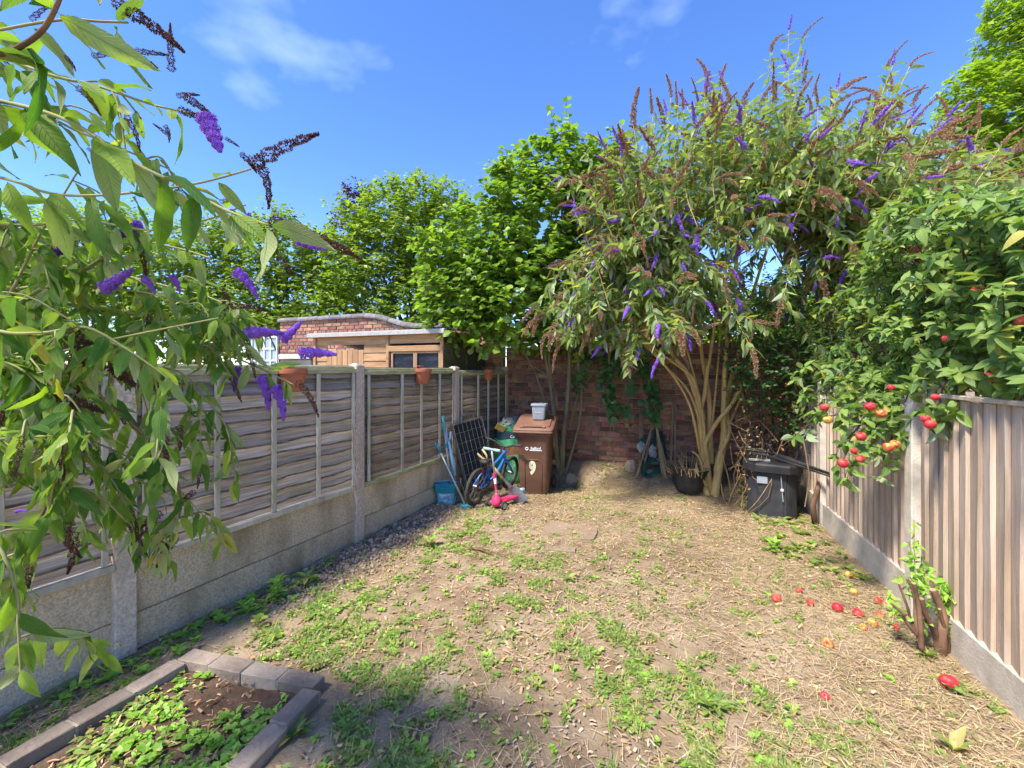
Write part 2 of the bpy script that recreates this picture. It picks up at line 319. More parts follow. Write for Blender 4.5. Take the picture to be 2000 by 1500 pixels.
MT['slabstone'] = mat('paving_stone', (.31, .225, .155), (.22, .155, .10), scale=6, bump=.5, bscale=50, c=(.38, .29, .215), cscale=3, camt=.6, rough=.95, rv=.1)
MT['bark'] = mat('buddleia_bark', (.66, .45, .17), (.48, .305, .115), scale=5, stretch=(3, 3, .8), bump=.7, bscale=22, c=(.42, .29, .145), cscale=6, camt=.4, rough=.9, spec=.1)
MT['hazelbark'] = mat('hazel_bark', (.27, .215, .125), (.17, .135, .08), scale=6, stretch=(2, 2, 1), bump=.4, c=(.20, .21, .10), cscale=6, camt=.6, rough=.9, spec=.1)
MT['darkbark'] = mat('dark_bark', (.12, .09, .065), (.07, .05, .04), scale=8, bump=.6, rough=.9, spec=.1)
MT['twigbrown'] = mat('brown_twig', (.27, .155, .095), (.12, .07, .045), scale=14, stretch=(1, 1, .35), bump=.8, bscale=40, rough=.85, spec=.12)
MT['twiggreen'] = mat('green_stem', (.33, .34, .13), (.27, .23, .10), scale=4, rough=.7, spec=.2)
MT['drytwig'] = mat('dry_twig', (.42, .29, .15), (.25, .165, .085), scale=9, rv=.4, rough=.9, spec=.1)
MT['straw'] = mat('dry_straw', (.54, .41, .25), (.38, .275, .155), scale=9, rv=.5, hue=.012, rough=.85, spec=.15)
MT['litter'] = mat('leaf_litter', (.50, .34, .19), (.38, .20, .09), scale=9, rv=.5, hue=.02, rough=.85, spec=.1)
MT['chips'] = mat('wood_chips', (.56, .43, .30), (.38, .27, .175), scale=9, rv=.45, rough=.9, spec=.1)
MT['pebble'] = mat('pebbles', (.38, .285, .215), (.21, .155, .12), scale=20, rv=.6, hue=.025, rough=.8, spec=.2)
MT['weed'] = leafmat('weed_leaf', (.13, .215, .045), (.29, .385, .10), (.22, .29, .10), tl=.3, yellow=(.44, .37, .14), yamt=.18)
MT['clover'] = leafmat('bright_clover', (.22, .40, .055), (.36, .54, .085), (.28, .42, .11), tl=.3)
MT['drygrass'] = leafmat('yellowing_grass', (.27, .255, .08), (.40, .33, .14), (.32, .28, .12), tl=.25)
MT['nearleaf'] = leafmat('buddleia_leaf', (.055, .14, .022), (.24, .34, .045), (.39, .43, .19), tl=.4, rough=.62, spec=.2, yellow=(.46, .37, .06), yamt=.02, tcol=(1.8, 2.0, .6), vein=.8, spot=1)
MT['budleaf'] = leafmat('grey_green_leaf', (.10, .165, .04), (.27, .345, .085), (.40, .44, .26), tl=.33, yellow=(.5, .43, .07), yamt=.015)
MT['hazelleaf'] = leafmat('hazel_leaf', (.085, .165, .02), (.27, .385, .045), (.21, .29, .07), tl=.38)
MT['appleleaf'] = leafmat('apple_leaf', (.07, .14, .028), (.23, .325, .065), (.34, .39, .22), tl=.28, rough=.5, spec=.3, yellow=(.42, .37, .08), yamt=.03, vein=.3)
MT['hedgeleaf'] = leafmat('hedge_leaf', (.085, .15, .02), (.29, .37, .045), (.20, .25, .07), tl=.4)
MT['limeleaf'] = leafmat('lime_leaf', (.14, .24, .02), (.30, .38, .035), (.22, .29, .06), tl=.4)
MT['darkleaf'] = leafmat('dark_shrub_leaf', (.022, .07, .018), (.06, .13, .03), (.07, .12, .05), tl=.25)
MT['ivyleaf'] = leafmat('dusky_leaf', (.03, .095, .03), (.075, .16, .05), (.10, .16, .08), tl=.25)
MT['plumleaf'] = leafmat('purple_leaf', (.035, .012, .018), (.07, .025, .03), (.06, .03, .035), tl=.3, tcol=(1.6, .7, .7))
MT['purple'] = leafmat('purple_floret', (.18, .05, .50), (.46, .22, .84), (.30, .12, .62), tl=.25, tcol=(1.2, 1, 1.3), rough=.6, yellow=(.34, .21, .15), yamt=.13)
MT['brown'] = leafmat('dead_floret', (.33, .19, .115), (.56, .36, .23), (.42, .26, .16), tl=.2, tcol=(1.2, 1, .9), rough=.8, spec=.1)
MT['darkbrown'] = leafmat('seed_floret', (.11, .05, .042), (.23, .115, .085), (.14, .07, .06), tl=.2, tcol=(1.2, 1, .9), rough=.8, spec=.1)
MT['applestalk'] = mat('apple_stalk', (.15, .09, .04), rough=.8)
def applemat():
    m = mat('apple_skin', (.50, .014, .035), (.58, .04, .05), scale=3, rough=.45, spec=.3, c=(.58, .30, .12), cscale=1.9, camt=.55); return m
MT['apple'] = applemat()
MT['appleg'] = mat('green_apple_skin', (.50, .44, .085), (.56, .07, .04), scale=1.7, detail=3, lo=.42, hi=.60, rough=.35, spec=.4, c=(.36, .20, .07), cscale=7, camt=.3)

# ------------------------------------------------------------------ ground
def ground_sheet():
    xs = np.concatenate([[-90, -50, -25, -14, -9], np.arange(-6, 8.01, .06), [11, 16, 28, 50, 90]])
    ys = np.concatenate([[-20, -6, -2], np.arange(-.6, 10.01, .06), [12, 16, 25, 45, 120]])
    X, Y = np.meshgrid(xs, ys); Z = g(X, Y) + rng.normal(0, .0035, X.shape)
    V = np.stack([X, Y, Z], -1).reshape(-1, 3); nx, ny = len(xs), len(ys)
    i = np.arange(nx * ny).reshape(ny, nx); Fq = np.stack([i[:-1, :-1], i[:-1, 1:], i[1:, 1:], i[1:, :-1]], -1).reshape(-1, 4)
    me = bpy.data.meshes.new('ground'); me.from_pydata(V.tolist(), [], Fq.tolist()); me.materials.append(MT['soil'])
    me.polygons.foreach_set('use_smooth', [True] * len(me.polygons))
    tag(link('ground', me), kind='structure')
ground_sheet()

# ------------------------------------------------------------------ lap fence on the left
def lap_fence():
    root = empty('lap_fence', LO, LA, label='long weathered horizontal lap fence with concrete posts and gravel boards, left side', cat='fence')
    ts = [-2, -1, 0, 1, 1.943, 2.80]; tops = [1.76, 1.755, 1.755, 1.735, 1.70]; xs = [t * LU for t in ts]
    for i, x in enumerate(xs):
        h = [1.80, 1.80, 1.80, 1.772, 1.75, 1.75][i]
        m = MB().cbox((x, 0, h / 2 - .1), (.112, .11, h + .2), .008)
        m.cbox((x, 0, h + .006), (.07, .07, .012), .005); m.build('post', MT['post'], root)
    for i in range(5):
        x0, x1 = xs[i] + .058, xs[i + 1] - .058; L = x1 - x0; top = tops[i]; bot = .53
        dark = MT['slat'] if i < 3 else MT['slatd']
        panel = empty('panel'); panel.parent = root                      # carries its rails, battens and slats
        MB().cbox((x0 + L / 2, .012, top - .012), (L, .06, .024), .004).build('capping', MT['rail'], panel); MB().cbox((x0 + L / 2, -.042, top - .047), (L, .042, .042), .003).build('rail', MT['rail'], panel)
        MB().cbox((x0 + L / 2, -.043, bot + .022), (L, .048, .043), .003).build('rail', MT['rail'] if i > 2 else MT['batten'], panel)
        fr = [.02, .26, .505, .745, .975] if i < 3 else [.03, .34, .55, .78, .965]
        bh = top - bot - .118
        for k, q in enumerate(fr):
            w = .038 if 0 < k < 4 else .03
            b = MB().cbox((x0 + q * L, -.0565, bot + .046 + bh / 2 + .002), (w, .019, bh), .003).build('batten', MT['batten'], panel)
        vs = []
        for k in range(5):
            n = 34; sl = MB(); v = []; ph = [random.uniform(0, 6.3) for _ in range(4)]
            for j in range(n + 1):
                x = L * j / n; wv = .008 * math.sin(3.1 * x + ph[0]) + .006 * math.sin(8 * x + ph[1]) + .004 * math.sin(19 * x + ph[2])
                yv = .004 * math.sin(4 * x + ph[3])
                v += [(x, .016 + yv * .3, .116), (x, -.0372 + yv, -.006 + wv * .8), (x, -.040 + yv, -.019 + wv * .85 + .003 * math.sin(47 * x + ph[0])), (x, -.027 + yv, -.022 + wv * .85), (x, .022 + yv * .3, .115)]
            f = []
            for j in range(n):
                a, c = 5 * j, 5 * j + 5
                for e in range(5): f.append((a + e, a + (e + 1) % 5, c + (e + 1) % 5, c + e)[::-1])
            f += [(0, 1, 2, 3, 4), tuple(5 * n + e for e in (4, 3, 2, 1, 0))]
            sm_ = sl.add(v, f).mesh('slat', dark); sm_.materials.append(MT['slatedge_shadow'])
            for j in range(n): sm_.polygons[5 * j + 1].material_index = 1; sm_.polygons[5 * j + 2].material_index = 1  # lower edge strip carries the painted shadow line
            vs.append(sm_)
        n = 12; dz = (top - bot - .03) / n
        for k in range(n):
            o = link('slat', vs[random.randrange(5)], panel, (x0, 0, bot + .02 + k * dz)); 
        for z0, z1 in ((-.12, .208), (.214, .527)):
            gb = MB().cbox((x0 + L / 2, .01, (z0 + z1) / 2), (L + .03, .05, z1 - z0), .006); gb.build('gravel_board', MT['gravelboard'], root)
lap_fence()

# ------------------------------------------------------------------ close board fence on the right
def board_fence():
    root = empty('board_fence', RO, RA, label='silvered vertical close board fence with pale concrete posts, right side', cat='fence')
    U = 1.845; xs = [-2 * U, -U, 0, U, 2 * U]; tops = [1.53, 1.545, 1.585, 1.60]; bots = [.205, .212, .25, .27]
    for i, x in enumerate(xs):
        h = [1.55, 1.55, 1.60, 1.62, 1.62][i]
        MB().cbox((x, 0, h / 2 - .1), (.10, .10, h + .2), .008).build('post', MT['palecon'], root)
    for i in range(4):
        x0, x1 = xs[i] + .052, xs[i + 1] - .052; L = x1 - x0; top, bot = tops[i], bots[i]
        panel = empty('panel'); panel.parent = root
        MB().cbox((x0 + L / 2, .016, top + .013), (L, .06, .026), .004).build('capping', MT['board'], panel)
        for z in (bot + .2, (top + bot) / 2, top - .2): MB().cbox((x0 + L / 2, -.045, z), (L, .04, .06), .004).build('rail', MT['board'], panel)
        n = 17; pw = L / n
        def bmesh_(): 
            h = top - bot - .002; m = MB(); v = []; k = 10; a = random.uniform(0, 6)
            for j in range(k + 1):
                z = h * j / k; wv = .0015 * math.sin(5 * z + a)
                v += [(-.004, .002, z), (pw + .010, -.012, z), (pw + .010 + wv, -.004, z), (-.004 + wv, .026 + wv, z)]
            f = []
            for j in range(k):
                for e in range(4): f.append((4 * j + e, 4 * j + (e + 1) % 4, 4 * j + 4 + (e + 1) % 4, 4 * j + 4 + e))
            f += [(3, 2, 1, 0), (4 * k, 4 * k + 1, 4 * k + 2, 4 * k + 3)]
            return m.add(v, f).mesh('board', MT['board'])
        vs = [bmesh_() for _ in range(3)]
        for k in range(n): link('board', vs[k % 3], panel, (x0 + k * pw, .0, bot - random.uniform(0, .006)))
        MB().cbox((x0 + L / 2, .006, (bot - .15) / 2), (L + .04, .05, bot + .15 - .006), .006).build('gravel_board', MT['palecon'], root)
board_fence()

# ------------------------------------------------------------------ brick walls
BL, BH, BW = .218, .066, .10
def brick_meshes(mt, name='brick'):
    out = {}
    for key, l in (('s', BL), ('h', .104)):
        out[key] = []
        for k in range(4):
            m = MB().cbox((0, 0, 0), (l - random.uniform(0, .006), .1, BH - random.uniform(0, .004)), .006)
            m.v = [(x + random.uniform(-.0025, .0025), y + random.uniform(-.002, .002), z + random.uniform(-.002, .002)) for x, y, z in m.v]
            out[key].append(m.mesh(name, mt))
    return out
def bricks(root, sa, sb, z0, top, mt, want, rough=.006, flip=1):
    """courses of bricks between sa and sb along the wall; those for which want(s, z) holds are single parts, the rest one mass"""
    ms = brick_meshes(mt); single = []; rest = []; c = 0; z = z0
    while z + BH < max(top(s) for s in np.linspace(sa, sb, 30)) + .02:
        head = c % 4 == 3; l = .104 if head else BL; s = sa + (0 if c % 2 == 0 else -l / 2 - .004)
        while s < sb:
            a, b = max(s, sa), min(s + l, sb)
            if b - a > .045 and z + BH <= top((a + b) / 2) + .015:
                it = ((a + b) / 2, z + BH / 2, b - a, l, head)
                (single if want((a + b) / 2, z) else rest).append(it)
            s += l + .010
        z += BH + .010; c += 1
    single.sort(key=lambda t: -t[1]); rest += single[300:]; single = single[:300]
    for s, zc, w, l, head in single:
        o = link('brick', random.choice(ms['h' if head else 's']), root, (s, random.uniform(-rough, rough), zc), (0, random.uniform(-.012, .012), random.uniform(-.015, .015)), (w / l, 1, 1))
    if rest:
        m = MB()
        for s, zc, w, l, head in rest: m.cbox((s, random.uniform(-rough, rough), zc), (w, .1, BH - .002), .005, rnd=random.random())
        m.build('brickwork', mt, root, kind='stuff')
def rear_wall():
    root = empty('brick_wall', WO, WA, label='old dark red brick wall across the end of the garden', cat='wall')
    def top(s): return 2.12 + (.0 if s > .55 else .14) - (.08 if .9 < s < 1.5 else 0)
    bricks(root, 0.02, 5.6, -.02, top, MT['brick'], lambda s, z: .02 < s < 3.15 and .15 < z < 1.95, rough=.007)
    MB().box((2.81, .06, .99), (5.58, .19, 2.2)).build('mortar_core', MT['mortar'], root)
rear_wall()
def outer_wall():
    root = empty('boundary_wall', WO + WD * -5.33, WA, label='tall orange brick wall with swept grey coping behind the shed', cat='wall')
    Lw = 5.28
    def top(s):
        q = Lw - s
        if q > 2.95: return 2.74
        if q > 1.75: return 2.74 - .25 * float(sst((2.95 - q) / 1.2))
        return 2.49
    bricks(root, 0, Lw, .4, top, MT['brick2'], lambda s, z: z > 1.85 and (s < 4.4), rough=.004)
    n = 40
    m = MB(); v = []; f = []
    for j in range(n + 1):
        s = Lw * j / n; t = top(s) - .015
        v += [(s, -.035, 0), (s, .10, 0), (s, .10, t), (s, -.035, t)]
    for j in range(n):
        for e in range(4): f.append((4 * j + e, 4 * j + (e + 1) % 4, 4 * j + 4 + (e + 1) % 4, 4 * j + 4 + e)[::-1])
    f += [(0, 1, 2, 3), tuple(4 * n + e for e in (3, 2, 1, 0))]
    m.add(v, f).build('mortar_core', MT['mortar'], root)
    k = 18; 
    for j in range(k):
        a, b = Lw * j / k - .03, Lw * (j + 1) / k - .03 - .008; ta, tb = top(max(a, 0)), top(b); v = []
        for s, t in ((a, ta), (b, tb)):
            for y, z in ((-.10, .0), (-.105, .03), (-.07, .075), (-.0, .095), (.07, .075), (.15, .03), (.15, .0)): v.append((s, y, t + z + .004))
        f = [(i, i + 1, i + 8, i + 7) for i in range(6)] + [(6, 0, 7, 13), tuple(range(7))[::-1], tuple(range(7, 14))]
        MB().add(v, f).build('coping', MT['coping'], root)
outer_wall()

# ------------------------------------------------------------------ shed and outbuilding beyond the left fence
def shed():
    C = Vector((-.985, 6.22, 0)); root = empty('garden_shed', C, WA, label='orange timber shed with two dark windows rising above the left fence', cat='shed')
    Wd, Dp = 2.44, 1.36; h = 2.235; hb = 2.0                       # local x to the left is negative
    core = MB().box((-Wd / 2, Dp / 2, .98), (Wd - .08, Dp - .08, 1.96)).build('wall', MT['shedside'], root)
    nb = 17; dz = (h - .05) / nb
    wx0, wx1, wz0, wz1 = -.90, -.045, 1.52, 1.985; dx0, dx1, dz1 = -2.18, -1.43, 2.03
    def plank(x0, x1, z, mt=None, nm='plank'):
        v = []
        for x in (x0, x1): v += [(x, 0, z), (x, -.022, z + .002), (x, -.008, z + dz + .012), (x, 0, z + dz + .012)]
        MB().add(v, [(0, 1, 5, 4), (1, 2, 6, 5), (2, 3, 7, 6), (3, 0, 4, 7), (0, 3, 2, 1), (4, 5, 6, 7)]).build(nm, mt or MT['shed'], root)
    for k in range(nb):
        z = .05 + k * dz
        segs = [(-Wd, 0)]
        if z + dz > wz0 and z < wz1: segs = [(-Wd, wx0 - .03)]
        if z < dz1:
            segs = [s2 for s1 in segs for s2 in ([(s1[0], dx0), (dx1, s1[1])] if s1[0] < dx0 < dx1 <= s1[1] else [s1])]
        for a, b in segs: plank(a, b, z)
    for x in (-.015, -.965, -2.425): MB().cbox((x, -.032, h / 2), (.05, .022, h), .003).build('trim', MT['shed'], root)
    MB().cbox((-.47, -.034, wz1 + .045), (.94, .03, .085), .004).build('window_lintel', MT['shed'], root)
    for x0, x1 in ((-.90, -.475), (-.47, -.045)):
        m = MB(); t = .028
        m.cbox((x0 + t / 2, -.012, (wz0 + wz1) / 2), (t, .04, wz1 - wz0), .003); m.cbox((x1 - t / 2, -.012, (wz0 + wz1) / 2), (t, .04, wz1 - wz0), .003)
        m.cbox(((x0 + x1) / 2, -.012, wz0 + t / 2), (x1 - x0 - 2 * t, .04, t), .003); m.cbox(((x0 + x1) / 2, -.012, wz1 - t / 2), (x1 - x0 - 2 * t, .04, t), .003)
        wnd = m.build('window', MT['sheddoor'], root)
        MB().box(((x0 + x1) / 2, .0, (wz0 + wz1) / 2), (x1 - x0 - 2 * t, .006, wz1 - wz0 - 2 * t)).build('pane', MT['darkglass'], wnd)
    dr = MB().cbox(((dx0 + dx1) / 2, .01, dz1 / 2), (dx1 - dx0, .02, dz1 - .01), .003).build('door', MT['sheddoor'], root)
    n = 7; w = (dx1 - dx0) / n
    for k in range(n): MB().cbox((dx0 + (k + .5) * w, -.012, dz1 / 2 + .02), (w - .006, .02, dz1 - .06), .004).build('door_board', MT['sheddoor'], dr)
    MB().cbox((dx1 - .06, -.03, 1.2), (.03, .02, .12), .003).build('latch', MT['rust'], dr)
    for k in range(17):                                            # side facing right
        z = .05 + k * dz; v = []
        y1 = Dp
        for y in (0.0, y1): v += [(0, y, z), (.022, y, z + .002), (.008, y, min(z + dz + .012, h - y * .165)), (0, y, min(z + dz + .012, h - y * .165))]
        if z > h - .165 * Dp: continue
        MB().add(v, [(0, 4, 5, 1), (1, 5, 6, 2), (2, 6, 7, 3), (3, 7, 4, 0), (0, 1, 2, 3), (4, 7, 6, 5)]).build('plank', MT['shedside'], root)
    v = []
    for x in (-Wd - .06, .07):
        for y, z in ((-.10, .055 + .016), (Dp + .08, .055 - .165 * (Dp + .08))): v += [(x, y, h + z - .028), (x, y, h + z)]
    rf = MB().add(v, [(0, 1, 5, 4), (2, 6, 7, 3), (1, 3, 7, 5), (0, 4, 6, 2), (0, 2, 3, 1), (4, 5, 7, 6)]).build('roof', MT['felt'], root)
    MB().cbox((-Wd / 2, -.108, h + .03), (Wd + .14, .022, .062), .004).build('fascia', MT['felt'], rf)
    MB().cbox((.075, Dp / 2, h - .07), (.016, Dp + .1, .06), .003, rot=Matrix.Rotation(math.atan(-.165), 3, 'X')).build('barge_board', MT['shedside'], rf)
    MB().cbox((.03, .66, 1.0), (.03, .05, 1.98), .003).build('trim', MT['shedside'], root)
shed()
def outbuilding():
    p = P(585, 720, 8.3); root = empty('cream_outbuilding', (p.x, p.y, 0), WA, label='low cream rendered outbuilding left of the orange shed', cat='outbuilding')
    MB().cbox((0, .35, .95), (.78, .9, 1.9), .01).build('wall', MT['cream'], root)
    MB().cbox((0, .33, 1.955), (.9, 1.04, .09), .01).build('roof', MT['white'], root)
    p = P(517, 700, 7.8); f = empty('window_frame', (p.x, p.y, 0), WA + .1, label='white gridded glazed window frame standing beyond the left fence', cat='window frame')
    m = MB(); w, h0, h1 = .56, .6, 2.30
    for k in range(5): m.cbox((-w / 2 + w * k / 4, 0, (h0 + h1) / 2), (.028, .035, h1 - h0), .003)
    for k in range(9):
        z = h0 + (h1 - h0) * k / 8
        for q in range(4): m.cbox((-w / 2 + w * (q + .5) / 4, .001, z), (w / 4 - .029, .03, .028), .003)
    fr = m.build('glazing_bar', MT['white'], f)
    for k in range(4):
        for q in range(8):
            MB().box((-w / 2 + w * (k + .5) / 4, .006, h0 + (h1 - h0) * (q + .5) / 8), (w / 4 - .03, .004, (h1 - h0) / 8 - .03)).build('pane', MT['pane'], f)
outbuilding()
# ------------------------------------------------------------------ raised brick bed
def raised_bed():
    A = P(352, 1275, 1.63 * F / (1275 - HOR) ); A = Vector((-1.895, 2.50, 0)); ux = Vector((.968, -.249, 0)); uyL = Vector((-.384, -.923, 0)); uyR = Vector((-.25, -.968, 0))
    root = empty('raised_bed', A, 0, label='weedy raised bed edged with dark blue bricks in the foreground', cat='raised bed')
    ms = []
    for k in range(5):
        m = MB().cbox((0, 0, 0), (.213, .102, .1), .005); m.v = [(x + random.uniform(-.005, .004), y + random.uniform(-.004, .003), z + random.uniform(-.004, .002)) for x, y, z in m.v]
        ms.append(m.mesh('brick', MT['blue_brick']))
    def put(p, d, dz=0):
        o = link('brick', random.choice(ms), root, p + Vector((0, 0, .028 + dz)), (random.uniform(-.015, .015), random.uniform(-.015, .015), math.atan2(d.y, d.x) + random.uniform(-.015, .015)))
    def joint(c, d, rz): MB().box((0, 0, 0), d).build('mortar_joint', MT['bedmortar'], root).matrix_local = Matrix.Translation(c) @ Matrix.Rotation(rz, 4, 'Z')
    wn_ = Vector((-ux.y, ux.x, 0))
    for k in range(4):
        put(ux * (.107 + k * .229) - wn_ * .05 * 0, ux)
        if k < 3: joint(ux * (.107 + k * .229 + .1145) + Vector((0, 0, .026)), (.0145, .096, .088), math.atan2(ux.y, ux.x))
    c = ux * .955
    for k in range(7):
        d = uyR; s = .055 + .115 + k * .226; p = c - ux * .05 + d * s; put(p, d, random.uniform(-.004, .004))
        joint(p - d * .113 + Vector((0, 0, .025)), (.014, .094, .086), math.atan2(d.y, d.x))
    for k in range(7):
        d = uyL; s = .055 + .12 + k * .228; p = ux * .03 + d * s; put(p, d, random.uniform(-.006, .004))
        joint(p - d * .114 + Vector((0, 0, .025)), (.014, .094, .086), math.atan2(d.y, d.x))
    n = 26; v = []; f = []
    for i in range(n + 1):
        for j in range(n + 1):
            a = i / n; b = j / n * 1.62; l = ux * .07 + uyL * (b + .03); r = ux * .92 + uyR * (b + .03); p = A + l * (1 - a) + r * a
            v.append((p.x, p.y, float(g(p.x, p.y)) * .3 + .018 + .012 * math.sin(9 * a + 5 * b) * math.cos(7 * b) + random.uniform(-.006, .006)))
    f = [(i * (n + 1) + j, (i + 1) * (n + 1) + j, (i + 1) * (n + 1) + j + 1, i * (n + 1) + j + 1) for i in range(n) for j in range(n)]
    MB().add(v, [q[::-1] for q in f]).build('bed_soil', MT['bedsoil'], smooth=True, kind='structure')
    return A, ux, uyL, uyR
BED = raised_bed()
def in_bed(x, y):
    A, ux, uyL, uyR = BED; px, py = x - A.x, y - A.y
    b = -(px * .249 + py * .968) / 1.0
    l = -.384 * b * 1.0; xl = px - (.07 * .968) - uyL.x * b; xr = px - .92 * .968 - uyR.x * b
    return (b > .05) & (xl > 0) & (xr < -.05) & (b < 1.7)
def bed_edge(x, y):
    A, ux, uyL, uyR = BED; px, py = x - A.x, y - A.y; b = -(px * .249 + py * .968)
    return (b > -.12) & (px - uyL.x * b > -.06) & (px - 1.0 * .968 - uyR.x * b < .06)

# ------------------------------------------------------------------ paving stones
for (px, py, w, d, a, lb) in ((1005, 1052, .50, .24, -.12, 'broken tan paving slab half sunk in soil, nearest the pebbles'), (1112, 1038, .55, .42, -.3, 'large tan paving slab sunk in the dry soil ahead of brown bin'),
                              (1090, 1073, .34, .12, -.25, 'narrow tan paving sliver sunk in soil in front of larger slabs'), (950, 1035, .30, .14, -.1, 'small dusty paving piece near the pebbles, leftmost slab')):
    p = gp(px, py); m = MB(); n = 9; v = []
    rim = [Vector((w / 2 * math.copysign(abs(math.cos(t)) ** .35, math.cos(t)), d / 2 * math.copysign(abs(math.sin(t)) ** .35, math.sin(t)), 0)) * random.uniform(.93, 1.04) for t in np.linspace(0, 2 * math.pi, 17)[:-1]]
    k = len(rim); v = [q + Vector((0, 0, .008)) for q in rim] + [q * 1.02 + Vector((0, 0, -.03)) for q in rim]
    m.add(v, [tuple(range(k))] + [(i, i + k, (i + 1) % k + k, (i + 1) % k) for i in range(k)])
    o = m.build('paving_slab', MT['slabstone'], label=lb, cat='paving slab', group='slabs sunk in the soil'); o.location = (p.x, p.y, p.z + .006); o.rotation_euler = (0, 0, a)

# ------------------------------------------------------------------ small builders
def rrect(w, d, r, n=4):
    out = []
    for cx, cy, a0 in ((w / 2 - r, d / 2 - r, 0), (-w / 2 + r, d / 2 - r, 90), (-w / 2 + r, -d / 2 + r, 180), (w / 2 - r, -d / 2 + r, 270)):
        for k in range(n + 1):
            a = R(a0 + 90 * k / n); out.append((cx + r * math.cos(a), cy + r * math.sin(a)))
    return out
def loft(m, loops, cap0=True, cap1=True, rnd=0):
    n = len(loops[0]); v = [p for l in loops for p in l]; f = []
    for i in range(len(loops) - 1):
        for j in range(n): f.append((i * n + j, i * n + (j + 1) % n, (i + 1) * n + (j + 1) % n, (i + 1) * n + j))
    if cap0: f.append(tuple(range(n))[::-1])
    if cap1: f.append(tuple((len(loops) - 1) * n + j for j in range(n)))
    return m.add(v, f, rnd)
def ring(m, c, r, t, nrm, n=28, k=6, a0=0, a1=2 * math.pi):
    nrm = Vector(nrm).normalized(); u = nrm.orthogonal().normalized(); w = nrm.cross(u); full = a1 - a0 > 6.28
    pts = [Vector(c) + (u * math.cos(a0 + (a1 - a0) * j / n) + w * math.sin(a0 + (a1 - a0) * j / n)) * r for j in range(n + 1)]
    return m.tube(pts, t, k, cap=False)
def text(name, s, size, mt, parent, loc, rot, bold=0, sx=1, **k):
    cu = bpy.data.curves.new(name, 'FONT'); cu.body = s; cu.size = size; cu.extrude = .0008; cu.offset = bold; cu.align_x = 'CENTER'; cu.align_y = 'CENTER'
    tmp = bpy.data.objects.new(name, cu); COL.objects.link(tmp); bpy.context.view_layer.update(); me = bpy.data.meshes.new_from_object(tmp.evaluated_get(bpy.context.evaluated_depsgraph_get())); bpy.data.objects.remove(tmp); bpy.data.curves.remove(cu); me.materials.clear(); me.materials.append(mt)
    o = bpy.data.objects.new(name, me); COL.objects.link(o); o.parent = parent; o.location = loc; o.rotation_euler = rot; o.scale = (sx, 1, 1)
    return tag(o, **k)

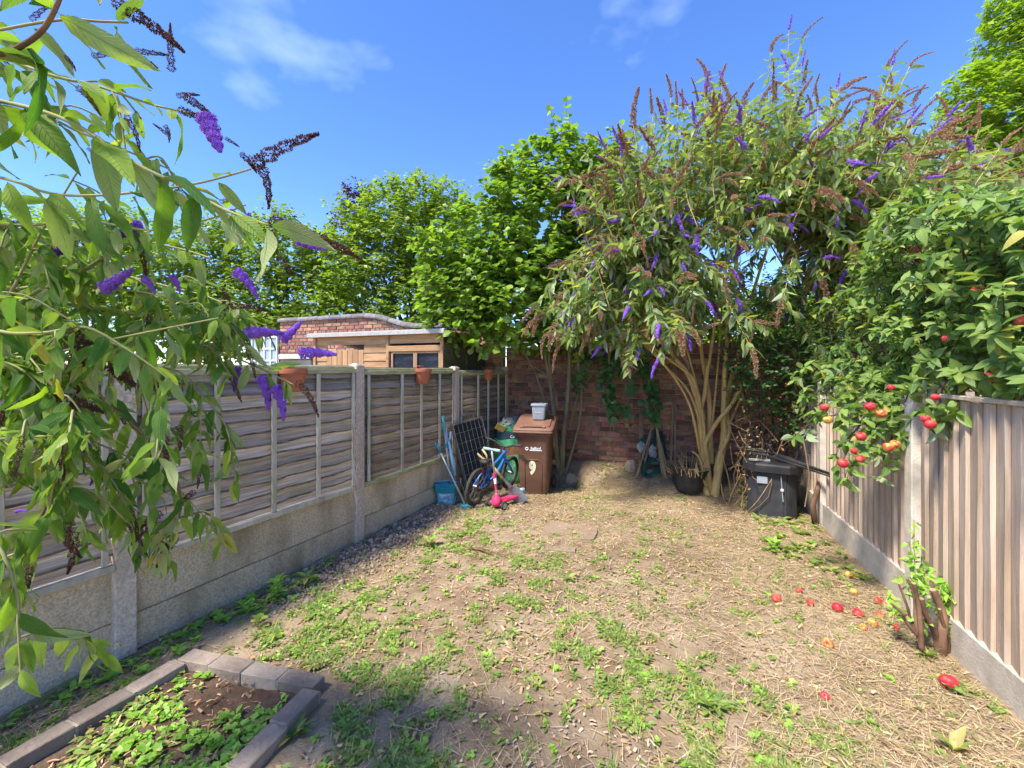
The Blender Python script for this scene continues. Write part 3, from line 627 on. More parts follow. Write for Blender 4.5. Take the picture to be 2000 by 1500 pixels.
# ------------------------------------------------------------------ brown wheeled bin
def wheelie():
    f0 = Vector((.29, 5.86, 0)); th = -.20; fwd = Vector((-math.sin(th), math.cos(th), 0)); c = f0 + fwd * .24
    root = empty('wheeled_bin', (c.x, c.y, .0), th, label='brown wheeled bin with cream number 9 beside the blue bicycle', cat='bin')
    def zt(y): return .875 + .11 * (y + .29) / .58
    secs = []
    for z, w, d, r in ((.0, .375, .40, .05), (.02, .39, .42, .055), (.45, .425, .49, .06), (.80, .455, .555, .06)): secs.append([(x, y, z) for x, y in rrect(w, d, r)])
    secs.append([(x, y, zt(y) - .06) for x, y in rrect(.465, .575, .06)]); secs.append([(x, y, zt(y) - .055) for x, y in rrect(.505, .61, .06)]); secs.append([(x, y, zt(y)) for x, y in rrect(.505, .61, .06)])
    body = loft(MB(), secs).build('body', MT['binbrown'], root, smooth=True, auto=35)
    m = MB()                                                     # raised arch moulding on the front
    pts = [(-.115, .03), (-.118, .30), (-.118, .43), (-.10, .475), (-.06, .49), (.06, .49), (.10, .475), (.118, .43), (.118, .30), (.115, .03)]
    m.tube([(x, -(.21 + (z - .02) / .43 * .035) - .002, z) for x, z in pts], .007, 6); m.build('arch_moulding', MT['binbrown'], body, smooth=True)
    lid = MB(); sl = []
    for w, d, dz in ((.54, .655, -.012), (.555, .67, .0), (.555, .67, .012), (.545, .66, .022), (.55, .665, .026), (.55, .665, .038), (.535, .65, .046), (.46, .56, .058), (.45, .55, .075), (.43, .53, .08)):
        sl.append([(x, y, zt(y) + dz) for x, y in rrect(w, d, .045)])
    lido = loft(lid, sl).build('lid', MT['lidbrown'], root, smooth=True, auto=30)
    tl = math.atan(.11 / .58)
    for x in (-.15, .15): MB().cbox((x, -.277, zt(-.28) + .064), (.055, .05, .035), .008, rot=Matrix.Rotation(tl, 3, 'X')).build('lid_handle_mount', MT['lidbrown'], lido)
    MB().cbox((0, -.285, zt(-.28) + .072), (.25, .022, .022), .008, rot=Matrix.Rotation(tl, 3, 'X')).build('lid_handle', MT['binbrown'], lido)
    for s in (-1, 1):
        w = MB(); ring(w, (s * .235, .20, .10), .078, .022, (1, 0, 0)); wh = w.build('wheel', MT['rubber'], root, smooth=True)
        MB().lathe([(0.001, -.018), (.06, -.018), (.06, .018), (.001, .018)], 16, (s * .235, .20, .10), axis=Matrix.Rotation(R(90), 3, 'Y')).build('hub', MT['black'], wh)
    MB().tube([(-.23, .2, .1), (.23, .2, .1)], .012, 8).build('axle', MT['steel'], root)
    MB().tube([(-.2, .29, zt(.29) - .03), (-.2, .36, zt(.3) - .01), (.2, .36, zt(.3) - .01), (.2, .29, zt(.29) - .03)], .014, 8).build('lift_handle', MT['binbrown'], root)
    rx = R(90) - math.atan(.035 / .43) * -1
    def fy(z): return -(.21 + max(z - .02, 0) / .43 * .035)
    text('house_number', '9', .235, MT['cream_vinyl'], root, (-.012, fy(.37) - .004, .37), (R(94.5), 0, 0), bold=.014, sx=.74)
    text('council_lettering', 'Stafford', .052, MT['whitevinyl'], root, (.035, fy(.64) - .006, .647), (R(95), 0, 0), bold=.0015, sx=.85)
    lg = MB(); ring(lg, (-.085, fy(.64) - .004, .64), .018, .0065, (0, 1, .09), 16, 5); lg.build('round_emblem', MT['whitevinyl'], root)
    MB().box((.035, fy(.62) - .0025, .62), (.17, .003, .012), rot=Matrix.Rotation(R(4.5), 3, 'X')).build('lettering_underline', MT['whitevinyl'], root)
    # small grey caddy standing on the lid
    q = c + Matrix.Rotation(th, 3, 'Z') @ Vector((.045, .02, 0)); k = empty('food_caddy', (q.x, q.y, zt(.02) + .082), th + .03, label='small grey kitchen caddy standing on the brown bin lid', cat='caddy')
    b = loft(MB(), [[(x, y, z) for x, y in rrect(w, w * .85, .025)] for z, w in ((0, .165), (.01, .17), (.19, .20), (.192, .222), (.215, .224), (.22, .216))], cap1=False)
    loft(b, [[(x, y, z) for x, y in rrect(w, w * .85, .025)] for z, w in ((.22, .216), (.21, .19), (.03, .16))], cap0=False)
    b.build('tub', MT['greyplastic'], k, smooth=True, auto=35)
    MB().tube([(-.112, 0, .2), (-.118, .06, .21), (-.10, .105, .215), (0, .12, .218), (.10, .105, .215), (.118, .06, .21), (.112, 0, .2)], .004, 6).build('handle', MT['greyplastic'], k)
    text('caddy_lettering', 'Recycling', .026, MT['whitevinyl'], k, (0, -.0825, .10), (R(94), 0, 0))
wheelie()

# ------------------------------------------------------------------ bicycle, scooter, spade
def bicycle():
    A = Vector((-.47, 5.42, 0)); B = Vector((-.055, 6.18, 0)); d = (B - A); Lb = d.length; root = empty('bicycle', (A.x, A.y, .0), math.atan2(d.y, d.x), label="child's blue bicycle parked against the wire crate", cat='bicycle')
    r = .235; lean = Matrix.Rotation(R(7), 3, 'X')
    def T(x, y, z): return lean @ Vector((x, y, z))
    for x, nm in ((0, 'r'), (Lb, 'f')):
        ax = lean @ Vector((0, 1, 0)); c = T(x, 0, r + .012)
        w = MB(); ring(w, c, r - .022, .024, ax, 36, 8); wh = w.build('wheel', MT['rubber'], root, smooth=True)
        rm = MB(); ring(rm, c, r - .047, .009, ax, 36, 5); rm.build('rim', MT['rust'], wh, smooth=True)
        sp = MB(); u = ax.orthogonal().normalized(); v = ax.cross(u)
        for k in range(18):
            a = 2 * math.pi * k / 18; sp.tube([c + ax * (.022 if k % 2 else -.022), c + (u * math.cos(a) + v * math.sin(a)) * (r - .05)], .0016, 4)
        sp.build('spokes', MT['steel'], wh)
        MB().tube([c - ax * .045, c + ax * .045], .018, 10).build('hub', MT['steel'], wh)
        if nm == 'r':
            ds = MB(); ds.tube([c - ax * .03, c - ax * .024], .055, 16); ds.build('sprocket', MT['rust'], wh)
    bb = (.30, 0, .235); seat = (.20, 0, .47); head = (.62, 0, .60); headb = (.66, 0, .48)
    f = MB()
    f.tube([T(*bb), T(.225, 0, .43)], .017, 10); f.tube([T(*bb), T(.45, 0, .30), T(*headb)], .022, 10); f.tube([T(.235, 0, .415), T(.42, 0, .475), T(.625, 0, .575)], .018, 10)
    f.tube([T(.613, 0, .62), T(.668, 0, .46)], .022, 10)
    for s in (-1, 1):
        f.tube([T(.0, s * .055, r + .012), T(.13, s * .05, .235), T(*bb)], .011, 8); f.tube([T(0, s * .055, r + .012), T(.13, s * .045, .36), T(.228, 0, .425)], .010, 8)
    frame = f.build('frame', MT['blue'], root, smooth=True)
    fk = MB()
    for s in (-1, 1): fk.tube([T(.672, s * .012, .47), T(.69, s * .052, .42), T(Lb, s * .052, r + .012)], .014, 8)
    fk.build('fork', MT['blue'], root, smooth=True)
    MB().tube([T(.225, 0, .43), T(.20, 0, .51)], .012, 8).build('seat_post', MT['steel'], root)
    sd = MB(); lp = []
    for x, w, z in ((.08, .02, .535), (.09, .06, .545), (.13, .07, .55), (.20, .05, .545), (.27, .026, .54), (.32, .018, .535), (.33, .008, .53)):
        lp.append([T(x, w * math.cos(a), z + .024 * math.sin(a)) for a in np.linspace(0, 2 * math.pi, 11)[:-1]])
    loft(sd, lp).build('saddle', MT['black'], root, smooth=True)
    MB().box(T(.075, 0, .44), (.02, .045, .035)).build('reflector', MT['pink'], root)
    hb = MB(); hb.tube([T(.61, 0, .61), T(.60, 0, .66)], .013, 8); hb.tube([T(.57, -.26, .735), T(.60, -.14, .71), T(.60, -.05, .665), T(.60, .05, .665), T(.60, .14, .71), T(.57, .26, .735)], .010, 8)
    hbo = hb.build('handlebar', MT['black'], root, smooth=True)
    for s in (-1, 1): MB().tube([T(.585, s * .19, .723), T(.565, s * .285, .738)], .0155, 8).build('grip', MT['rubber'], hbo)
    ck = MB(); ck.tube([T(.30, -.06, .235), T(.30, -.05, .235)], .062, 20); ck.tube([T(.30, -.07, .235), T(.38, -.075, .16)], .009, 6); ck.tube([T(.30, .06, .235), T(.22, .07, .31)], .009, 6)
    cko = ck.build('crank', MT['steel'], root)
    for y, x, z in ((-.11, .385, .155), (.105, .215, .315)): MB().cbox(T(x, y, z), (.06, .07, .018), .004).build('pedal', MT['black'], cko)
    ch = MB(); ch.tube([T(.0, -.04, r + .06), T(.30, -.055, .295)], .004, 4); ch.tube([T(.0, -.04, r - .035), T(.30, -.055, .175)], .004, 4); ch.build('chain', MT['rust'], root)
    cb = MB(); cb.tube([T(.60, .08, .69), T(.68, .06, .66), T(.66, .02, .52)], .003, 4); cb.tube([T(.60, -.1, .69), T(.67, -.05, .62), T(.5, -.02, .50), T(.3, -.01, .47)], .003, 4); cb.build('brake_cable', MT['black'], root)
    MB().tube([T(.05, .07, .2), T(.03, .13, .02)], .006, 6).build('kick_stand', MT['steel'], root)
bicycle()
def scooter():
    a = P(970, 962, 5.30); a.z = 0; root = empty('scooter', (a.x, a.y, 0.01), R(48), label='pink three wheeled toy scooter with pale blue handlebar', cat='scooter')
    n = MB().lathe([(.001, .19), (.022, .19), (.026, .165), (.055, .13), (.07, .09), (.066, .05), (.04, .03), (.001, .028)], 20); n.build('wheel_housing', MT['pink'], root, smooth=True)
    for y in (-.125, .125):
        w = MB(); ring(w, (0, y, .055), .040, .015, (0, 1, 0), 22, 7); wh = w.build('wheel', MT['rubber'], root, smooth=True)
        MB().lathe([(.001, -.014), (.034, -.014), (.034, .014), (.001, .014)], 14, (0, y, .055), axis=Matrix.Rotation(R(90), 3, 'X')).build('hub', MT['cream'], wh)
    MB().tube([(0, -.13, .055), (0, .13, .055)], .009, 6).build('axle', MT['steel'], root)
    st = MB().tube([(0, 0, .17), (-.035, 0, .40)], .0165, 10).build('stem', MT['whitevinyl'], root, smooth=True)
    MB().tube([(-.033, 0, .385), (-.041, 0, .435)], .021, 10).build('clamp', MT['pink'], root); MB().tube([(-.010, 0, .235), (-.022, 0, .31)], .0172, 10).build('red_band', MT['pink'], st)
    MB().tube([(-.04, 0, .43), (-.085, 0, .735)], .0125, 10).build('telescopic_stem', MT['alu'], root, smooth=True)
    MB().tube([(-.086, -.03, .735), (-.086, .03, .735)], .016, 10).build('handlebar', MT['alu'], root)
    for s in (-1, 1): MB().tube([(-.086, s * .03, .735), (-.086, s * .135, .735)], .018, 10).build('grip', MT['skyblue'], root, smooth=True)
    loft(MB(), [[(x, y, z) for x, y in [(px + .25, py) for px, py in rrect(.46, w, .045)]] for z, w in ((.055, .10), (.06, .115), (.085, .115), (.09, .10))]).build('deck', MT['pink'], root, smooth=True, auto=40)
    MB().tube([(.40, 0, .09), (.45, 0, .125), (.50, 0, .12), (.53, 0, .085)], [.02, .032, .032, .02], 8).build('foot_brake', MT['skyblue'], root, smooth=True)
    w = MB(); ring(w, (.48, 0, .048), .033, .015, (0, 1, 0), 20, 7); w.build('wheel', MT['rubber'], root, smooth=True)
scooter()
def spade():
    t = P(1022, 978, 5.50); t.z = .015; h = P(941, 886, 5.62); root = empty('spade', (t.x, t.y, 0), 0, label='spade with pale wooden shaft leaning across the bicycle', cat='spade')
    d = (h - t).normalized(); side = d.cross(Vector((0, 1, 0))).normalized(); org = Vector((t.x, t.y, 0)); m = MB(); nn = side.cross(d)
    lp = []
    for s, w, q in ((0, .085, 0), (.02, .088, .002), (.14, .082, .012), (.235, .075, .014), (.25, .03, .016), (.33, .018, .012), (.42, .016, .0)):
        lp.append([t + d * s + side * w * math.cos(a) + nn * (q + (.004 if s < .24 else w) * math.sin(a)) for a in np.linspace(0, 2 * math.pi, 13)[:-1]])
    loft(m, lp).build('blade', MT['spade'], root, org=org, smooth=True, auto=40)
    L = (h - t).length
    MB().tube([t + d * .40, t + d * (L - .10)], .0185, 10).build('shaft', MT['ash'], root, org=org, smooth=True)
    hd = MB(); k = t + d * (L - .12)
    for s in (-1, 1): hd.tube([k, k + d * .07 + side * s * .035, k + d * .16 + side * s * .042], [.016, .014, .013], 8)
    hd.build('handle', MT['ash'], root, org=org, smooth=True)
spade()

# ------------------------------------------------------------------ wire crate, bag, poles, bucket
def crate():
    TL, TR, BLp, BRp = Vector((-.795, 5.78, .985)), Vector((-.44, 6.20, 1.045)), Vector((-.56, 5.74, .03)), Vector((-.205, 6.16, .09))
    root = empty('wire_crate', (BLp.x, BLp.y, 0), 0, label='folded black and silver wire dog crate leaning on the fence', cat='dog crate'); org = (BLp.x, BLp.y, 0)
    u = TR - TL; v = BLp - TL; n = u.cross(v).normalized()
    if n.y > 0: n = -n
    for q, nm in ((0, 'wire_grid'), (-.035, 'wire_grid')):
        m = MB()
        for k in range(8): m.tube([TL + u * k / 7 + n * q, TL + u * k / 7 + v + n * q], .0028 if 0 < k < 7 else .0045, 4)
        for k in range(8): m.tube([TL + v * k / 7 + n * (q + .004), TL + v * k / 7 + u + n * (q + .004)], .0026 if 0 < k < 7 else .0045, 4)
        m.build(nm, MT['steel'], root, org=org)
    m = MB()
    for k in range(5):
        o = -u.normalized() * .018 * k * 0 + n * (-.010 * k)
        m.tube([TL + o - u * .02 * (k % 2), BLp + o - u * .02 * (k % 2)], .0035, 4); m.tube([TL + o, TR + o], .003, 4)
    m.build('folded_edges', MT['rust'], root, org=org)
    tr = MB(); c = (TL + BRp) / 2 - n * .022; up = -v.normalized(); rg = u.normalized(); nn = rg.cross(up)
    tr.cbox(c, (u.length * .95, v.length * .95, .012), .004, rot=Matrix((rg, up, nn)).transposed()).build('plastic_tray', MT['black'], root, org=org)
    e = u.normalized(); hm = MB(); a = TL + u * .28 - n * .015; b = TL + u * .75 - n * .015; w = -v.normalized() * .075
    hm.tube([a, a + w * .8, a + w + e * .03, b + w - e * .03, b + w * .8, b], .004, 5); hm.build('carry_handle', MT['steel'], root, org=org)
    MB().tube([P(897, 890, 5.7), P(893, 889, 5.68), P(893, 892, 5.68), P(897, 893, 5.7)], .003, 4).build('latch', MT['steel'], root, org=org)
crate()
def bag():
    c = Vector((-.02, 6.62, .0)); root = empty('compost_bag', c, -.2, label='green printed compost bag slumped between bicycle and brown bin', cat='bag'); root.scale = (1.1, 1.1, 1.04)
    prev = None
    def sec(z0, z1, m, n=26, k=8):
        lp = []
        for i in range(k + 1):
            z = z0 + (z1 - z0) * i / k; t = z / .86; w = .245 * (1 - .28 * max(t - .55, 0) / .45) * (.86 + .3 * math.sin(min(t * 3.1, 3.0))) ; d = .15 * (1.08 - .45 * t)
            lp.append([(w * math.cos(a) * (1 + .05 * math.sin(5 * a + 9 * z)), d * math.sin(a) * (1 + .08 * math.sin(7 * a + 13 * z + 2)), z + .014 * math.sin(4 * a + 11 * z)) for a in np.linspace(0, 2 * math.pi, n + 1)[:-1]])
        return loft(m, lp, cap0=z0 < .01, cap1=z1 > .8)
    green = mat('green_bag', (.03, .24, .09), (.10, .36, .20), scale=9, rough=.25, spec=.5, bump=.5, bscale=14, c=(.008, .07, .03), cscale=7, camt=.7)
    band = mat('bark_print', (.24, .10, .045), (.12, .055, .03), scale=16, rough=.3, spec=.5)
    navy = mat('navy_band', (.012, .02, .05), (.02, .05, .05), scale=8, rough=.3, spec=.5)
    yel = mat('yellow_plastic', (.55, .33, .05), (.25, .2, .12), scale=7, rough=.3)
    body = sec(0, .42, MB()).build('sack', green, root, smooth=True)
    sec(.42, .55, MB(), k=4).build('printed_band', band, root, smooth=True); sec(.55, .63, MB(), k=3).build('green_band', green, root, smooth=True)
    sec(.63, .74, MB(), k=4).build('navy_band', navy, root, smooth=True); sec(.74, .86, MB(), k=4).build('open_top', green, root, smooth=True)
    text('bag_lettering', 'Co', .05, MT['whitevinyl'], root, (.05, -.128, .675), (R(88), 0, 0))
    m = MB(); lp = []
    for z, s in ((.80, .10), (.85, .12), (.88, .11), (.92, .085), (.935, .05)): lp.append([(-.02 + s * 1.3 * math.cos(a) * random.uniform(.6, 1.25), s * .8 * math.sin(a) * random.uniform(.6, 1.25), z + random.uniform(-.03, .03)) for a in np.linspace(0, 2 * math.pi, 15)[:-1]])
    loft(m, lp).build('crumpled_plastic', MT['greycloth'], root)
    MB().cbox((-.12, -.11, .80), (.14, .02, .10), .006, rot=Euler((.3, .5, .3)).to_matrix()).build('yellow_flap', yel, root)
bag()
def poles():
    def pole(name, a, b, r, mt, label, cat, grip=None, gmt=None):
        a, b = Vector(a), Vector(b); root = empty(name, (a.x, a.y, 0), label=label, cat=cat); org = (a.x, a.y, 0); d = (b - a)
        MB().tube([a, b], r, 10).build('shaft', mt, root, org=org, smooth=True)
        if grip: MB().tube([a + d * grip, b + d.normalized() * .01], r * 1.45, 10).build('grip', gmt, root, org=org, smooth=True)
        return root, org, a, b, d
    a = Vector((-.765, 5.52, .06)); b = P(865, 814, 5.62)
    r, org, a, b, d = pole('mop_pole', a, b, .0125, MT['alu'], 'upright aluminium mop pole with teal grip against the fence', 'pole', .82, MT['aqua'])
    MB().tube([a + d * .62, a + d * .67], .021, 10).build('collar', MT['teal'], r, org=org); MB().cbox(a + Vector((0, 0, -.03)), (.2, .06, .03), .006, rz=.5).build('mop_head', MT['teal'], r, org=org)
    a = P(908, 970, 5.30); a.z = .06; b = P(852, 866, 5.52)
    r, org, a, b, d = pole('scrubbing_brush_pole', a, b, .013, MT['alu'], 'leaning aluminium pole with teal handle and teal scrubber foot', 'pole', .84, MT['teal'])
    MB().cbox((a.x + .0, a.y, .035), (.095, .05, .045), .008, rz=.1).build('brush_head', MT['teal'], r, org=org)
    a = P(899, 955, 5.55); a.z = .03; b = P(876, 862, 5.62)
    r, org, a, b, d = pole('long_handled_shears', a, b, .010, MT['oldwood'], 'pale blue long handled lawn shears behind the aluminium poles', 'shears')
    MB().tube([a + d * .42, a + d * .62, b], [.017, .021, .018], 10).build('handle', MT['skyblue'], r, org=org, smooth=True)
    for s in (-1, 1): MB().tube([b, b + Vector((s * .022, 0, .05)), b + Vector((s * .03, 0, .13))], [.014, .013, .011], 8).build('fork_grip', MT['skyblue'], r, org=org, smooth=True)
    MB().tube([b + Vector((-.028, .02, -.1)), b + Vector((-.03, .02, .22))], .009, 8).build('shaft', MT['alu'], r, org=org)
    w = MB(); p0 = Vector((-.60, 5.62, 0)); w.tube([(-.73, 5.45, .02), (-.69, 5.5, .20), (-.66, 5.52, .26), (-.62, 5.5, .20), (-.57, 5.4, .02)], .005, 6)
    w.tube([(-.66, 5.52, .26), (-.66, 5.54, .32)], .012, 6)
    w.build('wire_hoop', MT['steel'], label='bent grey wire hoop behind the teal bucket', cat='wire hoop')
poles()
def bucket():
    p = gp(872, 984); root = empty('mop_bucket', (p.x, p.y, p.z), -.08, label='flat teal mop bucket with a printed label by the fence', cat='bucket')
    b = loft(MB(), [[(x, y, z) for x, y in rrect(w, d, .03)] for z, w, d in ((0, .18, .11), (.012, .205, .125), (.10, .222, .135), (.165, .235, .14))], cap1=False).build('body', MT['aqua'], root, smooth=True, auto=40)
    rimm = loft(MB(), [[(x, y - .004, z) for x, y in rrect(w, d, .03)] for z, w, d in ((.16, .245, .155), (.185, .27, .165), (.262, .285, .175), (.268, .292, .18), (.274, .285, .175), (.262, .27, .16), (.17, .22, .12), (.02, .18, .10))], cap0=False).build('rim_collar', MT['teal'], root, smooth=True, auto=40)
    MB().box((0, -.086, .205), (.115, .003, .028), rot=Matrix.Rotation(R(5), 3, 'X')).build('white_sticker', MT['whitevinyl'], root)
    lb = mat('bucket_label', (.62, .75, .80), (.10, .28, .45), scale=11, stretch=(1, 1, 2.5), rough=.4, c=(.03, .09, .2), cscale=14, camt=.7)
    MB().box((0, -.0735, .092), (.155, .003, .115), rot=Matrix.Rotation(R(5.5), 3, 'X')).build('printed_label', lb, root)
    MB().tube([(-.14, 0, .25), (-.13, .05, .27), (0, .075, .285), (.13, .05, .27), (.14, 0, .25)], .004, 6).build('handle', MT['alu'], root)
bucket()
def wall_pots():
    for t, w, dz, lb in ((1.514, .235, 0, 'larger terracotta half pot hooked on the fence above the poles'), (2.39, .20, .02, 'small terracotta half pot hooked on the far fence panel'), (.586, .24, .0, 'terracotta half pot on fence half hidden by purple blooms')):
        p = LO + LD * (t * LU); root = empty('wall_pot', (p.x, p.y, 1.735 - dz), LA, label=lb, cat='plant pot', group='terracotta pots on the fence')
        r = w / 2; m = MB(); n = 28; pr = [(.62, -.19), (.64, -.185), (.78, -.11), (.90, -.055), (.905, -.05), (1, -.045), (1.02, -.02), (1.0, -.004), (.93, -.004), (.88, -.05), (.6, -.17), (.001, -.17)]
        lp = []
        for k, z in pr:
            l = []
            for j in range(n + 1):
                a = math.pi + math.pi * j / n; rr = r * k * (1 + (.014 * (j % 2) if .62 < k < .91 and -.19 < z < -.05 and k != .88 else 0)); l.append((rr * math.cos(a), rr * 1.05 * math.sin(a) - .062, z * w / .235))
            lp.append(l)
        loft(m, lp, cap0=True, cap1=False); m.build('bowl', MT['terracotta'], root, smooth=True, auto=30)
        MB().cbox((0, -.059, -.09 * w / .235), (w * .8, .006, .15 * w / .235), .002).build('back_plate', MT['terracotta'], root)
        MB().cbox((0, -.022, .026), (w * .25, .09, .006), .002).build('hook', MT['terracotta'], root)
wall_pots()

# ------------------------------------------------------------------ things by the wall
def by_wall():
    # folded garden lounger: wooden struts and dark green canvas
    c = gp(1272, 938); org = Vector((c.x, c.y, c.z)); root = empty('folding_chair', org, label='folded dark green canvas garden chair with wooden struts by wall', cat='chair')
    Y = c.y
    def Q(px, py, dy=0): return P(px, py, Y + dy)
    def bar(a, b, w, mt, nm, t=.02):
        d = (b - a); mid = (a + b) / 2; z = d.normalized(); x = z.cross(Vector((0, 1, 0))).normalized(); y = z.cross(x)
        MB().cbox(mid, (w, t, d.length), .003, rot=Matrix((x, y, z)).transposed()).build(nm, mt, root, org=org)
    bar(Q(1243, 931, .0), Q(1273, 834, .22), .026, MT['oldwood'], 'strut'); bar(Q(1259, 905, .05), Q(1271, 848, .2), .024, MT['oldwood'], 'strut')
    bar(Q(1248, 922, .12), Q(1254, 800, .36), .024, MT['oldwood'], 'strut')
    bar(Q(1300, 934, -.02), Q(1280, 822, .24), .034, MT['stake'], 'strut'); bar(Q(1294, 932, .01), Q(1283, 850, .2), .022, MT['stake'], 'strut'); bar(Q(1305, 925, .02), Q(1290, 865, .16), .026, MT['stake'], 'strut')
    m = MB(); n = 14
    for (pts, w) in (([(1257, 930), (1258, 905), (1270, 893), (1278, 870), (1281, 835)], .05), ([(1257, 905), (1275, 897), (1292, 902), (1298, 925), (1285, 936), (1262, 930)], .045),
                     ([(1268, 934), (1282, 920), (1296, 916), (1300, 934)], .06), ([(1250, 862), (1262, 856), (1280, 860), (1292, 842)], .04), ([(1290, 842), (1296, 870), (1302, 890)], .05)):
        pp = [Q(x, y, .05 + .002 * (935 - y)) for x, y in pts]; v = []; f = []
        for i, p in enumerate(pp):
            t = (pp[min(i + 1, len(pp) - 1)] - pp[max(i - 1, 0)]).normalized(); s = t.cross(Vector((0, 1, 0))).normalized()
            for k in range(4): v.append(p + s * w * (k / 3 - .5) + Vector((0, -.02 * math.sin(k * 1.4 + i), 0)))
        for i in range(len(pp) - 1):
            for k in range(3): f.append((i * 4 + k, i * 4 + k + 1, i * 4 + k + 5, i * 4 + k + 4))
        m.add(v, f)
    o = m.build('canvas', MT['canvas'], root, org=org, smooth=True); sm = o.modifiers.new('solid', 'SOLIDIFY'); sm.thickness = .012
    m = MB(); n = 8
    for px, py, sx, sz in ((1252, 872, .07, .075), (1275, 885, .06, .10), (1272, 922, .085, .03), (1283, 900, .05, .03)):
        cc = Q(px, py, .14); v = [(cc.x + sx * math.cos(a) * math.cos(b) * random.uniform(.75, 1.2), cc.y + .03 * math.sin(a) * math.cos(b) * random.uniform(.3, 1.6), cc.z + sz * math.sin(b) * random.uniform(.55, 1.35)) for b in np.linspace(-1.5, 1.5, 7) for a in np.linspace(0, 2 * math.pi, 11)[:-1]]
        m.add(v, [(i * 10 + j, i * 10 + (j + 1) % 10, (i + 1) * 10 + (j + 1) % 10, (i + 1) * 10 + j) for i in range(6) for j in range(10)])
    m.build('crumpled_cloth', MT['greycloth'], root, org=org)
    # old wooden frame leaning on the wall
    r2 = empty('wooden_frame', org + Vector((0, .25, 0)), label='tall weathered wooden frame leaning on the brick wall', cat='frame'); o2 = org + Vector((0, .25, 0))
    def b2(a, b, w, nm):
        d = (b - a); mid = (a + b) / 2; z = d.normalized(); x = z.cross(Vector((0, 1, 0))).normalized(); y = z.cross(x)
        MB().cbox(mid, (w, .022, d.length), .003, rot=Matrix((x, y, z)).transposed()).build(nm, MT['oldwood'], r2, org=o2)
    b2(Q(1249, 930, .2), Q(1250, 783, .36), .026, 'upright'); b2(Q(1254, 930, .18), Q(1255, 800, .33), .026, 'upright'); b2(Q(1310, 905, .02), Q(1314, 782, .12), .026, 'upright'); b2(Q(1318, 900, .0), Q(1319, 780, .1), .026, 'upright')
    b2(Q(1287, 790, .2), Q(1314, 787, .1), .04, 'crossbar'); b2(Q(1255, 806, .3), Q(1280, 808, .2), .02, 'crossbar'); b2(Q(1287, 798, .19), Q(1312, 797, .11), .02, 'crossbar')
    # stones
    def stone(px, py, s, lb, sq=.8):
        p = gp(px, py); v = []; m = MB(); n = 12
        n = 7; prof = [(.001, -.3), (1., -.25), (1.0, .2), (.72, .9), (.4, 1.3), (.001, 1.25)]; ph = random.uniform(0, 6)
        lp = [[(s * r * math.cos(a) * (1 + .14 * math.sin(3 * a + ph + z)), s * sq * r * math.sin(a) * (1 + .1 * math.sin(2 * a + ph)), s * z * 1.0 + s * .1 * math.sin(2 * a + ph)) for a in np.linspace(0, 2 * math.pi, n + 1)[:-1]] for r, z in prof]
        o = loft(m, lp).build('stone', MT['stone'], label=lb, cat='stone', group='loose stones'); o.location = p
    stone(1231, 916, .10, 'tan wedge shaped stone leaning by the green canvas chair'); stone(1116, 940, .09, 'grey brown stone beside the brown bin wheel'); stone(1142, 896, .11, 'flat half buried stone at the foot of the brick wall', .6)
    # black rubber tub with dry sticks
    p = gp(1346, 956); tub = empty('rubber_tub', (p.x, p.y, p.z - .01), label='black rubber tub full of dry sticks at the wall', cat='tub')
    pr = [(.001, .0), (.165, 0), (.175, .015), (.195, .09), (.22, .20), (.238, .275), (.25, .285), (.252, .297), (.236, .30), (.215, .20), (.16, .03), (.001, .03)]
    tb = MB().lathe(pr, 36); tb.build('body', MT['black'], tub, smooth=True, auto=40)
    for s in (-1, 1): MB().tube([(s * .235, -.07, .285), (s * .27, -.05, .33), (s * .275, .05, .33), (s * .235, .07, .285)], .014, 8).build('handle', MT['black'], tub, smooth=True)
    m = MB()
    for k in range(75):
        a = random.uniform(0, 6.28); r = random.uniform(0, .17); b = Vector((p.x + r * math.cos(a), p.y + r * math.sin(a), p.z + .1)); out = Vector((random.uniform(-1.5, .55), random.uniform(-.6, .4), random.uniform(.8, 1.7))).normalized()
        L = random.uniform(.22, .46); q = b + out * L; m.tube([b, (b + q) / 2 + Vector((random.uniform(-.02, .02),) * 3), q], [.006, .005, .003], 4, rnd=random.random())
    for k in range(12):
        a = random.uniform(3.5, 6); b = Vector((p.x, p.y, p.z + .28)); q = b + Vector((.27 * math.cos(a), .27 * math.sin(a), random.uniform(.02, .06))); m.tube([b, q, q + Vector((random.uniform(-.03, .03), -.02, -.08))], [.006, .006, .004], 5, rnd=random.random())
    m.build('dry_sticks', MT['drytwig'], kind='stuff', label='pale dry cut sticks heaped in the black tub')
by_wall()

